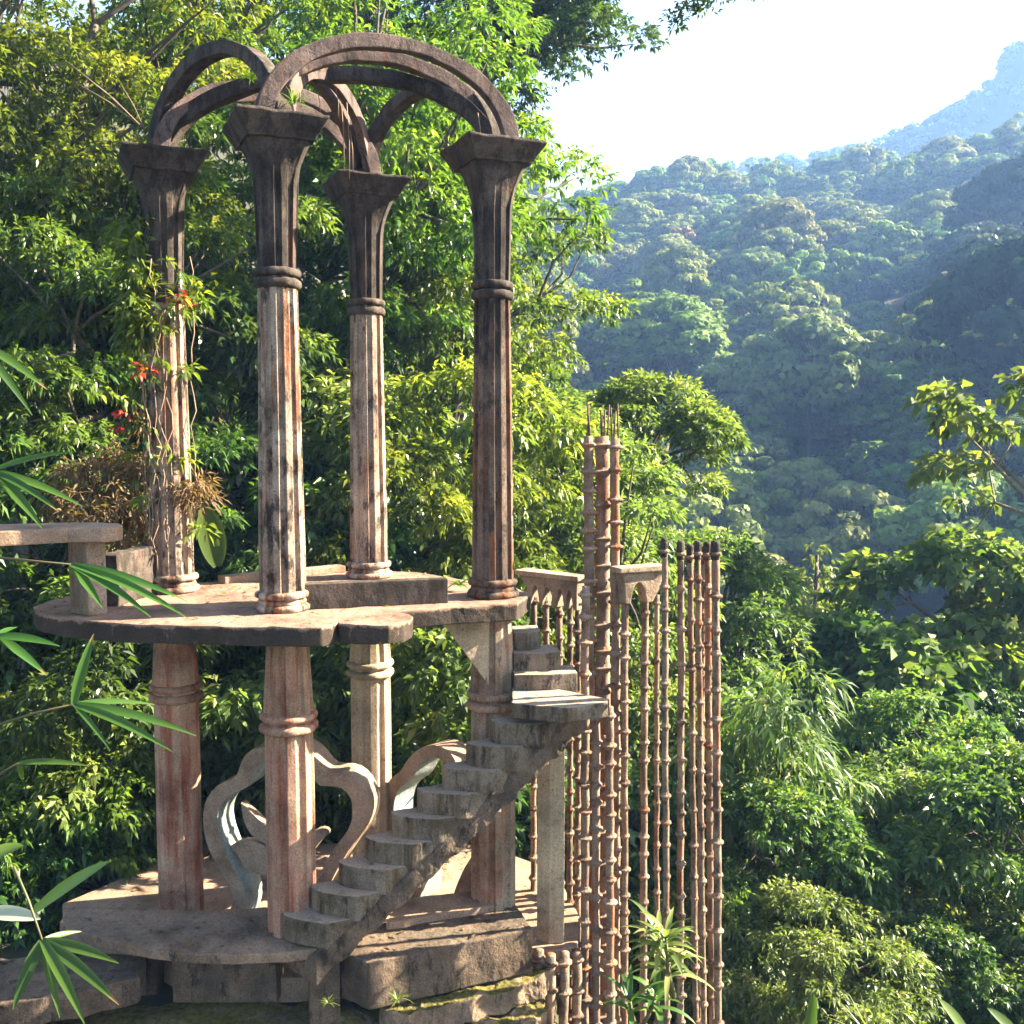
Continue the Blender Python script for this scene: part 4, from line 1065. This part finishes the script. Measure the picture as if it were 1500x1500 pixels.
for src, u, v, d, s, rz, lb in [(rC, 950, 1420, 11.2, .7, 4.6, 'dark bush behind the strap leaved plant'), (rA, 900, 1000, 15.5, 1.0, 3.1, 'fresh green bush behind the tall pole trio'), (rA, 980, 1130, 14, 1.0, .4, 'fresh green bush behind the free standing poles'), (rC, 900, 1250, 12.4, .9, 2.0, 'dark bush behind the lower part of the tall poles'),
        (rB, 1000, 1350, 11.8, .8, 2.6, 'pale bush low behind the free standing poles'), (rC, 1090, 1440, 10.6, .7, 3, 'dark bush next to the outermost pole at the bottom')]:
    p = at(u, v, d); dup(src, (p[0], p[1], p[2] - hh[src.name] * s), rz, s, lb)
# the sunlit slope: a canopy of bushes falling away to the right
rngc = np.random.default_rng(404)
pts = []; tr_ = 0
CN = {rA.name: 'fresh green bush with broad leaves', rB.name: 'pale bush with whitish leaf tops', rC.name: 'deep green bush', sD.name: 'yellow green bush with slender leaves'}
while len(pts) < 88 and tr_ < 6000:
    tr_ += 1
    y = rngc.uniform(9.8, 26); x = rngc.uniform(.17 * y + .5, .62 * y + .5)
    if any((x - a_) ** 2 + (y - b_) ** 2 < (.095 * (y - 10) + 1.05) ** 2 for a_, b_ in pts): continue
    pts.append((x, y))
for x, y in pts:
    src = [rA, rB, rB, rB, rC, rB][int(rngc.integers(0, 6))]
    zt = -1.25 + .035 * (y - 10) - .045 * (x - 2.5) + rngc.normal(0, .22)
    s = (.62 + .028 * (y - 10)) * rngc.uniform(.85, 1.2)
    h = hh[src.name] if src.name in hh else sDh
    if src.name == sD.name: s *= .95
    zone = 'at the near end of the lower right slope' if y < 14 else ('in the middle of the lower right slope' if y < 19 else 'at the far end of the lower right slope')
    dup(src, (x, y, zt - h * s), rngc.uniform(0, 6.28), s, CN[src.name] + ' ' + zone, RB)
# vine covered spire
p = at(1196, 850, 24)
rngs = np.random.default_rng(81)
cl = np.array([[p[0] + rngs.normal(0, .12), p[1] + rngs.normal(0, .12), p[2] + 0.75 - 4.2 * i / 30, .22 + .03 * i] for i in range(31)])
sp = thing('vine_spire', gpos(p[0], p[1]), 'narrow spire of vines over a dead trunk standing before the dark valley', 'vine')
V, F, T = foliage(cl - np.array([*ORIGIN[sp.name], 0]), rngs, 26, 7, .15, .06, hang=.5)
quads('foliage', V, F, T, [M['leaf_pale']], sp)
mb = MB(); mb.tube([ORIGIN[sp.name], p + np.array([0, 0, .6])], [.12, .04], 6); mb.build('stem', M['bark'], sp)

# low ground cover
rngu = np.random.default_rng(90)
n = 5200
ux = rngu.uniform(-16, 14, n); uy = rngu.uniform(10.5, 34, n)
keep = ~((ux > -4.6) & (ux < .9) & (uy < 11.6))
ux, uy = ux[keep], uy[keep]
cl = np.stack([ux, uy, gz(ux, uy) + rngu.uniform(0, .5, len(ux)), rngu.uniform(.25, .5, len(ux))], 1)
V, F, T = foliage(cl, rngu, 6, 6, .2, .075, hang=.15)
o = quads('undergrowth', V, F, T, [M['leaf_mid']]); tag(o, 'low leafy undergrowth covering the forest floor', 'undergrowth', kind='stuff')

# ------------------------------------------------------------------ hillside forest
protos = []
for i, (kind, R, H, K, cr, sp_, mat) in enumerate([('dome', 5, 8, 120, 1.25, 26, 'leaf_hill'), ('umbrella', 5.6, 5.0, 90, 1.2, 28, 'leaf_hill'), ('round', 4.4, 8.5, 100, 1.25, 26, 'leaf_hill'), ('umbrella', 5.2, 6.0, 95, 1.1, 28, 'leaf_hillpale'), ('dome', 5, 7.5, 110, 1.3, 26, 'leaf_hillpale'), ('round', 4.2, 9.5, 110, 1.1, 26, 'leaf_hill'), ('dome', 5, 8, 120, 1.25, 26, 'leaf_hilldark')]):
    rng = np.random.default_rng(200 + i)
    cl = crown_clumps(kind, K, R, H, rng, cr); cl[:, 2] += 7.5
    V, F, T = shell_foliage(cl, rng, 95, .62, .42, flat=.6)
    mb = MB(); limbs(mb, np.array([0, 0, -4.0]), cl, rng, .3, 5)
    tv = np.array(mb.v); tf = np.array([f for f in mb.f if len(f) == 4])
    Vn = np.concatenate([V, tv]); Fn = np.concatenate([F, tf + len(V)]); Tn = np.concatenate([T, np.zeros(len(tv))])
    mi = np.concatenate([np.zeros(len(F)), np.ones(len(tf))])
    protos.append((Vn, Fn, Tn, mi, mat))
KN = ['domed', 'flat topped spreading', 'ragged', 'pale flat topped spreading', 'pale domed', 'tall ragged', 'dark domed']
rngh = np.random.default_rng(321)
spots = []
tries = 0
grid = {}
def try_spot(x, y, rad, pi, sc, lab=None):
    for sx, sy, sr in spots_xy:
        if (sx - x) ** 2 + (sy - y) ** 2 < ((rad + sr) * .5) ** 2 * 1.15: return False
    spots_xy.append((x, y, rad)); spots.append((x, y, pi, sc, lab)); return True
spots_xy = []
def special(u, v, pi, sc, lab, lift):
    p = ground_hit(u, v, 45, 290, lift)
    if p is not None: spots_xy.append((p[0], p[1], 5 * sc)); spots.append((p[0], p[1], pi, sc, lab))
special(975, 505, 0, 1.25, 'largest round domed tree standing alone in the blue slope', 8)
special(1140, 480, 1, 1.15, 'pale umbrella shaped tree right of the largest domed tree', 8)
special(1180, 605, 4, 1.15, 'brightest pale leafy tree low in the valley', 7)
special(1075, 595, 3, 1.1, 'flat topped pale tree left of the brightest valley tree', 7)
special(1110, 410, 3, .9, 'small pale flat topped tree in the middle of the hazy slope', 7)
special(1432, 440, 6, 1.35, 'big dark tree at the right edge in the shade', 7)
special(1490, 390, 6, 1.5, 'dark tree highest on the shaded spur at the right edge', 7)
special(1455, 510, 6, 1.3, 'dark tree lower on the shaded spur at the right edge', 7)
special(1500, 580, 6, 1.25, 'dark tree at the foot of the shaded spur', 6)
while len(spots) < 430 and tries < 40000:
    tries += 1
    u = rngh.uniform(640, 1620); r = math.sqrt(rngh.uniform(56 ** 2, 300 ** 2))
    x = (u - 750) / 1500 * r; y = r * .97
    if y < 45: continue
    pi = int(rngh.integers(0, 6)); sc = float(rngh.uniform(.62, 1.15)) * (.8 if r < 85 else 1)
    try_spot(x, y, 4.6 * sc, pi, sc)
n_in = len(spots); tries = 0
while len(spots) < n_in + 190 and tries < 20000:
    tries += 1
    u = rngh.uniform(1620, 2250); r = math.sqrt(rngh.uniform(56 ** 2, 300 ** 2))
    th = math.atan((u - 750) / 1500); x = r * math.sin(th); y = r * math.cos(th)
    if y < 40: continue
    try_spot(x, y, 5.2, int(rngh.integers(0, 6)), float(rngh.uniform(.75, 1.2)))
spots.sort(key=lambda s: (s[4] is None, math.hypot(s[0], s[1])))
src_h = {}
restV, restF, restT = [], [], []; nvr = 0
cnt = 0
orange_done = False
for x, y, pi, sc, lab in spots:
    z = float(gz(x, y)); rz = rngh.uniform(0, 6.28)
    if cnt < 285 and 660 < 750 + 1500 * x / y < 1600:
        u = 750 + 1500 * x / y
        zone = 'low in the valley' if math.hypot(x, y) < 95 else ('halfway up the hazy slope' if math.hypot(x, y) < 180 else 'near the hazy ridge')
        side = '' 
        key = pi
        lb = lab or f'{KN[pi]} tree {zone} across the valley'
        if pi not in src_h:
            Vn, Fn, Tn, mi, mat = protos[pi]
            o = quads('hillside_tree', Vn, Fn, Tn, [M[mat], M['bark']], None, mi); src_h[pi] = o
        else:
            o = src_h[pi].copy(); COL.objects.link(o)
        o.location = (x, y, z - .5); o.rotation_euler = (0, 0, rz); o.scale = (sc, sc, sc * rngh.uniform(.85, 1.2))
        tag(o, lb, 'tree', 'trees on the far side of the valley' if lab is None else 'notable trees on the far side of the valley')
        cnt += 1
    else:
        Vn, Fn, Tn, mi, mat = protos[pi]
        k = (mi == 0); Fk = Fn[k]; nl = Fk.max() + 1
        c, s = math.cos(rz), math.sin(rz)
        Vr = Vn[:nl] * sc; Vr = np.stack([Vr[:, 0] * c - Vr[:, 1] * s + x, Vr[:, 0] * s + Vr[:, 1] * c + y, Vr[:, 2] + z - .5], 1)
        restV.append(Vr); restF.append(Fk + nvr); restT.append(Tn[:nl]); nvr += nl
# scrub between the hillside trees and woods on the mountain
n = 3400
u = rngh.uniform(600, 2250, n); r = np.sqrt(rngh.uniform(40 ** 2, 285 ** 2, n)); x = (u - 750) / 1500 * r; y = r * .97
cl = np.stack([x, y, gz(x, y) + 1.2, rngh.uniform(1.2, 2.6, n)], 1)
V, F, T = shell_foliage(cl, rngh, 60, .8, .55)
restV.append(V); restF.append(F + nvr); restT.append(T); nvr += len(V)
msel = mv[8:32].reshape(-1, 3); msel = msel[rngh.choice(len(msel), 1500)]
cl = np.concatenate([msel + np.array([0, 0, 1.5]), rngh.uniform(1.5, 3.2, (1500, 1))], 1)
V, F, T = shell_foliage(cl, rngh, 40, 1.7, 1.3, flat=.8)
restV.append(V); restF.append(F + nvr); restT.append(T); nvr += len(V)
o = quads('distant_forest', np.concatenate(restV), np.concatenate(restF), np.concatenate(restT), [M['leaf_hill']])
tag(o, 'unbroken distant forest filling the slopes and the far mountain', 'forest', kind='stuff')
# one tree in orange brown leaf
p = ground_hit(1003, 365, 45, 290, 6)
if p is not None:
    rng = np.random.default_rng(77); cl = crown_clumps('round', 30, 2.2, 3.5, rng, .9); cl[:, 2] += 8
    V, F, T = shell_foliage(cl, rng, 80, .6, .4); o = quads('hillside_tree', V, F, T, [M['leaf_orange']]); o.location = tuple(p - np.array([0, 0, 6]))
    tag(o, 'small tree with orange brown leaves on the hazy slope', 'tree', 'notable trees on the far side of the valley')

# ------------------------------------------------------------------ small plants
def fan(label, u, v, d, tips, W=.03, stem=None, seed=0, mat='bamboo'):
    rg = random.Random(seed); b = at(u, v, d)
    root = thing('bamboo_sprig', b, label, 'bamboo', 'bamboo leaf fans reaching in from the left')
    V = MB(); vs = []
    for (tu, tv, dd, w) in tips:
        e = at(tu, tv, d + dd); dv = e - b; L = np.linalg.norm(dv)
        dv = dv + np.array([0, 0, .16 * L])
        V.strap(b, dv, (0.15, -.75, .6), L * 1.02, W * w * .86, droop=.32, segs=9, fold=.18, shape='lance')
    o = V.build('leaves', M[mat], root)
    a = o.data.attributes.new('tint', 'FLOAT', 'POINT'); a.data.foreach_set('value', np.concatenate([np.where(np.arange(30) >= rg.choice([24, 27, 27, 99]), 1.0, rg.uniform(.1, .88)) for _ in tips]).astype(np.float32))
    if stem:
        s = MB(); s.tube([at(*stem[0]), at(*stem[1]), b], [.005, .004, .003], 5); s.build('twig', M['stem'], root)
    return root
fan('bamboo fan lowest at the left, six broad leaves hanging over the dark slab', 62, 1378, 2.9, [(172, 1413, -.05, 1.1), (172, 1474, -.15, 1.15), (123, 1502, -.2, 1.1), (87, 1490, -.1, .9), (21, 1478, -.1, 1.3), (118, 1366, .1, .6)], .034, ((20, 1270, 3.0), (42, 1320, 2.95)), 1)
fan('bamboo fan in front of the bench post', 104, 827, 3.1, [(270, 884, 0, .95), (272, 909, -.1, 1), (218, 906, -.1, 1), (148, 890, -.05, 1.0)], .032, ((-20, 815, 3.2), (50, 822, 3.15)), 2)
fan('bamboo fan reaching across the leftmost lower column', 108, 1032, 3.0, [(224, 1034, .1, .7), (284, 1081, 0, 1), (250, 1104, -.1, .95), (137, 930, .1, 1.2), (160, 1100, -.1, .6)], .032, ((-20, 1068, 3.1), (50, 1045, 3.05)), 3)
fan('bamboo fan at the left edge level with the bench seat', -12, 690, 2.9, [(108, 664, 0, .8), (118, 744, 0, .95), (84, 752, -.1, .85), (60, 776, -.1, 1.2), (98, 730, .1, .7)], .03, None, 4)
fan('small bamboo fan at the left edge below the platform', -4, 932, 2.9, [(86, 948, 0, 1), (66, 990, 0, 1.0), (25, 920, .1, .8)], .03, None, 5)
fan('bamboo fan at the left edge, two leaves, above the others', -35, 500, 2.9, [(66, 572, 0, 1.0), (44, 608, 0, .9)], .03, None, 6)
fan('thin bamboo leaf pair left of the lower column near the shrubs', 28, 1118, 3.0, [(130, 1124, 0, .8), (33, 1143, 0, .7)], .028, ((-20, 1150, 3.1), (5, 1130, 3.05)), 7)

def rosette(label, name, cat, base_uvd, n, L, W, seed, mat, droop=.9, up=.9, group=None, stems=1, stem_h=0., shape='blade'):
    rg = random.Random(seed); b = at(*base_uvd)
    root = thing(name, b, label, cat, group); V = MB(); tn = []
    s = MB()
    for q in range(stems):
        o = np.array([rg.uniform(-.18, .18), rg.uniform(-.18, .18), 0]) * (stems > 1); h = stem_h * rg.uniform(.6, 1.15)
        c = b + o + np.array([0, 0, h])
        if stem_h: s.tube([b + o * .3, b + o * .8 + np.array([0, 0, h * .5]), c], [.018, .015, .012], 6)
        for i in range(n):
            a = 2.4 * i + rg.uniform(-.3, .3); t = i / n
            dv = np.array([math.cos(a), math.sin(a), up * (.2 + 1.6 * t)])
            V.strap(c - np.array([0, 0, .12 * (1 - t)]), dv, (0, 0, 1), L * rg.uniform(.75, 1.1), W * rg.uniform(.8, 1.15), droop=droop * rg.uniform(.7, 1.3), segs=7, fold=.14, shape=shape)
            tn += [rg.uniform(.1, .95)] * 24
    o = V.build('leaves', M[mat], root); a = o.data.attributes.new('tint', 'FLOAT', 'POINT'); a.data.foreach_set('value', np.array(tn, np.float32))
    if stem_h: s.build('stem', M['stem'], root)
    return root
rosette('strap leaved plant with glossy arching leaves in front of the free standing poles', 'strap_leaf_plant', 'plant', (992, 1462, 7.9), 16, .38, .055, 1, 'leaf_pale', 1.3, .9, None, 3, .45, 'lance')
rosette('darker strap leaved plant at the bottom, left of the glossy one', 'strap_leaf_plant', 'plant', (935, 1505, 7.9), 12, .36, .055, 2, 'leaf_mid', 1.1, .9, None, 2, .3, 'lance')
rosette('yellow spiky plant at the bottom edge of the slope', 'spiky_plant', 'plant', (1275, 1515, 8.5), 26, .4, .02, 3, 'leaf_yel', .5, 1.0)
rosette('pale broad leaved rosette beside the outermost pole at the bottom', 'rosette_plant', 'plant', (1080, 1492, 9.5), 14, .22, .06, 4, 'leaf_pale', .6, .7, None, 1, 0, 'lance')
def big_leaf(label, pts, W, mat, seed, name='banana_leaf'):
    a = at(*pts[0]); b = at(*pts[1]); root = thing(name, a, label, 'leaf'); V = MB(); V.strap(a, b - a + np.array([0, 0, .05]), (.2, -.6, .6), np.linalg.norm(b - a), W, droop=.25, segs=10, fold=.2, shape='oval')
    o = V.build('leaf', M[mat], root); at_ = o.data.attributes.new('tint', 'FLOAT', 'POINT'); at_.data.foreach_set('value', np.full(33, .4, np.float32)); return root
big_leaf('pale striped leaf lying level at the bottom left edge', ((-30, 1338, 6.5), (60, 1346, 6.4)), .10, 'white', 1)
big_leaf('grey green leaf at the left edge above the pale striped one', ((-30, 1262, 6.5), (36, 1240, 6.4)), .09, 'leaf_pale', 2)
big_leaf('long dark blade leaf pointing up right beside the pale striped leaf', ((45, 1340, 7.5), (158, 1255, 7.4)), .10, 'leaf_dark', 3)
big_leaf('dark pleated banana leaf behind the leftmost column', ((318, 830, 11.8), (296, 735, 11.6)), .32, 'leaf_mid', 4)
big_leaf('white edged blade leaf at the bottom right', ((1425, 1530, 8), (1375, 1462, 8)), .10, 'leaf_pale', 5)
big_leaf('second blade leaf at the bottom right corner', ((1500, 1530, 8), (1446, 1476, 8)), .10, 'leaf_mid', 6)
big_leaf('upright dark blade leaf at the bottom, left of the yellow spiky plant', ((1178, 1540, 8.5), (1192, 1455, 8.5)), .12, 'leaf_mid', 7)

# overhanging twig at the top of the sky
b = at(1045, -60, 7)
root = thing('overhanging_branch', b, 'small leafy branch hanging into the white sky from above the picture', 'branch')
rng = np.random.default_rng(7); cl = np.array([[*at(u, v, 7 + rng.normal(0, .1)), .05] for u, v in [(990, 30), (985, 42), (1000, 10), (1020, 8), (1035, 18), (1050, 5), (1010, 22), (1090, -5), (1104, 0), (1040, -10), (1000, -20), (1080, -25), (1120, -10)]])
V, F, T = foliage(cl - np.array([*b, 0]), rng, 9, 5, .042, .02, flat=.9)
quads('foliage', V, F, T, [M['leaf_dark']], root)
mb = MB()
for c in cl: mb.tube([b, (b + c[:3]) / 2 + np.array([0, 0, .04]), c[:3]], [.008, .006, .003], 4)
mb.tube([b, b + np.array([-.1, .6, .9]), b + np.array([-.4, 1.5, 2.4])], [.012, .02, .03], 6)
mb.build('twig', M['bark'], root)

# vine on the leftmost column
vn = thing('climbing_vine', (CX[1][0], CX[1][1] - .2, ZD), 'leafy vine with dry stems and red flowers climbing the leftmost column', 'vine')
off = ORIGIN[vn.name]; rg = random.Random(5); mb = MB()
cx, cy = CX[1]
for q in range(9):
    ph = rg.uniform(2.6, 6.2); z = ZD + rg.uniform(.05, .6); pts = []
    zt_ = ZD + rg.uniform(1.8, 3.4)
    while z < zt_:
        rr = .205 + rg.uniform(0, .05); pts.append((cx + rr * math.cos(ph), cy + rr * math.sin(ph), z)); z += .14; ph += rg.uniform(-.28, .25)
    mb.tube(pts, .006, 4)
mb.build('stem', M['vine'], vn)
rng = np.random.default_rng(9); k = 58
th = rng.uniform(2.5, 6.4, k); zz = ZD + np.where(rng.random(k) < .6, rng.uniform(1.9, 3.1, k), rng.uniform(.3, 3.3, k)); rr = rng.uniform(.2, .34, k)
th = np.where(rng.random(k) < .6, rng.uniform(2.6, 4.2, k), th)
cl = np.stack([cx + rr * np.cos(th), cy + rr * np.sin(th), zz, rng.uniform(.05, .13, k)], 1)
V, F, T = foliage(cl - np.array([*off, 0]), rng, 7, 5, .095, .036, hang=.4, flat=.9)
quads('leaves', V, F, T, [M['leaf_yel']], vn)
cl = np.array([[cx - .30, cy - .2, ZD + 1.62, .05], [cx - .36, cy - .2, ZD + 1.5, .04], [cx - .12, cy - .24, ZD + 2.0, .05], [cx + .2, cy - .2, ZD + 2.62, .06]])
for c_ in cl:
    V, F, T = foliage(c_[None] - np.array([*off, 0]), rng, 5, 5, .06, .03, hang=.3)
    quads('flower', V, F, T, [M['flower']], vn)
# dry fern bush beside the column
db = at(165, 720, 9.9)
dr = thing('dry_bush', (db[0], db[1], ZD - .2), 'dry straw brown fern bush between the bench and the leftmost column', 'bush')
rng = np.random.default_rng(12); cl = np.array([[db[0] + rng.normal(0, .28), db[1] + rng.normal(0, .2), db[2] + rng.normal(0, .26), .14] for _ in range(46)] + [[cx + .25 + rng.normal(0, .06), cy + rng.normal(0, .1), ZD + .9 + rng.normal(0, .1), .1] for _ in range(6)])
V, F, T = foliage(cl - np.array([*ORIGIN[dr.name], 0]), rng, 16, 6, .11, .022, hang=.2)
quads('foliage', V, F, T, [M['leaf_dry']], dr)
mb = MB()
for c in cl[:46]: mb.tube([ORIGIN[dr.name], (ORIGIN[dr.name] + c[:3]) / 2 + rng.normal(0, .06, 3), c[:3]], [.012, .008, .004], 4, cap=False)
mb.build('stem', M['vine'], dr)
# little epiphytes on arches and capitals
def tuft(label, p, n, L, seed, mat='leaf_yel', W=.012):
    rg = random.Random(seed); root = thing('air_plant', p, label, 'plant', 'small plants rooted on the concrete'); V = MB()
    for i in range(n):
        a = rg.uniform(0, 6.28); V.strap(p, (math.cos(a), math.sin(a), rg.uniform(.2, 1.6)), (0, 0, 1), L * rg.uniform(.6, 1.2), W, droop=rg.uniform(.6, 1.8), segs=4, shape='blade')
    o = V.build('leaves', M[mat], root); a = o.data.attributes.new('tint', 'FLOAT', 'POINT'); a.data.foreach_set('value', np.array([rg.random() for _ in range(n) for _ in range(15)], np.float32))
tuft('tuft of yellow blades hanging at the foot of the front arch', np.array([CX[2][0] + .18, CX[2][1] - .12, ZC + .1]), 26, .16, 1)
tuft('tuft of green blades where the leftmost arch meets the front arch', at(368, 118, CX[2][1] + .25), 22, .15, 2)
tuft('tuft of grey blades on the crossing of the arch ribs', at(478, 96, 8.95), 20, .1, 3, 'leaf_dry')
tuft('tuft of yellow leaves on the leftmost column above its collar', np.array([cx - .05, cy - .22, ZC - 1.2]), 22, .22, 4, 'leaf_yel', .02)
tuft('tuft of spider like blades on the outermost pole', at(1052, 1345, 10.75), 20, .2, 5, 'leaf_dry')
tuft('grass tuft on the mossy bank near the block', at(582, 1466, 7.55), 26, .12, 6, 'leaf_yel', .008)
tuft('second grass tuft on the mossy bank farther left', at(480, 1470, 7.5), 18, .09, 7, 'leaf_yel', .008)
tuft('small green seedling on the platform floor by the low wall', at(178, 880, 8.9), 10, .1, 8, 'leaf_mid', .025)
tuft('small seedling at the back of the platform left of the right hand column', at(672, 858, 9.35), 14, .16, 9, 'leaf_mid', .04)
# dangling roots and a few long dry stalks
hr = thing('hanging_roots', at(470, 130, 8.9), 'thin pale roots dangling from the arch ribs', 'roots')
for (u, v, v2, d) in ((436, 118, 160, 8.6), (465, 135, 165, 8.8), (492, 128, 172, 9.2), (508, 150, 262, 9.6), (500, 150, 250, 9.6), (513, 190, 250, 9.9), (700, 165, 214, 8.95)):
    a_ = at(u, v, d); b_ = at(u + 4, v2, d); mb = MB(); mb.tube([a_, (a_ + b_) / 2 + np.array([.01, 0, 0]), b_], .004, 4); mb.build('root', M['vine'], hr)
ds = thing('dry_stalks', at(205, 195, CX[1][1]), 'dry grass stalks fanning from the top of the leftmost capital', 'stalks')
mb = MB()
for u, v in ((98, 90), (110, 120), (178, 125), (120, 108)):
    a_ = at(212, 190, CX[1][1]); b_ = at(u, v, CX[1][1] - .1); mb.tube([a_, (a_ + b_) / 2 + np.array([0, 0, .03]), b_], [.005, .004, .002], 4)
mb.build('stalks', M['vine'], ds)

rng = np.random.default_rng(55)
LP = []
def inpoly(x, y, poly):
    c = False; n = len(poly)
    for i in range(n):
        (x1, y1), (x2, y2) = poly[i][:2], poly[i - 1][:2]
        if (y1 > y) != (y2 > y) and x < (x2 - x1) * (y - y1) / (y2 - y1) + x1: c = not c
    return c
for poly, z, cnt in ((pl, ZD, 150), (disc, ZS, 60), (ter, Z0, 120), (blk, .1, 25)):
    P_ = np.array([q[:2] for q in poly]); k = 0
    while k < cnt:
        x, y = rng.uniform(P_[:, 0].min(), P_[:, 0].max()), rng.uniform(P_[:, 1].min(), P_[:, 1].max())
        if inpoly(x, y, poly): LP.append((x, y, z + .012)); k += 1
LP = np.array(LP); D = unit(np.stack([rng.normal(0, 1, len(LP)), rng.normal(0, 1, len(LP)), rng.normal(.05, .1, len(LP))], 1))
V, F, T = leaves(LP, D, rng.uniform(.03, .08, len(LP)), rng.uniform(.012, .03, len(LP)), .05, rng, rng.random(len(LP)))
o = quads('fallen_leaves', V, F, T, [M['leaf_dry']]); tag(o, 'dry fallen leaves strewn over platform and terrace', 'leaf litter', kind='stuff')

# ------------------------------------------------------------------ haze
hz_m, t, N, L = nodes_of('haze air')
out = N.new('ShaderNodeOutputMaterial'); pv = N.new('ShaderNodeVolumePrincipled')
pv.inputs['Color'].default_value = (0.26, 0.47, 1.0, 1)
pv.inputs['Absorption Color'].default_value = (1, 1, 1, 1)
pv.inputs['Density'].default_value = 0.0008
pv.inputs['Anisotropy'].default_value = 0.15
L.new(pv.outputs[0], out.inputs['Volume'])
mb = MB(); top = max(215.0, float(mv[..., 2].max()) + 8)
lowest = min(float(GZ.min()), float(mv[..., 2].min())) - 1.5
mb.box((50, 250, (top + lowest) / 2), (620, 0, 0), (0, 340, 0), (0, 0, (top - lowest) / 2))
hz = mb.build('haze', hz_m); tag(hz, 'pale blue air thickening over the valley', 'haze', kind='stuff')
print('haze top', top, 'low', lowest, 'ZC', ZC, 'AP', AP, 'cols', CX, 'trees', len(spots))
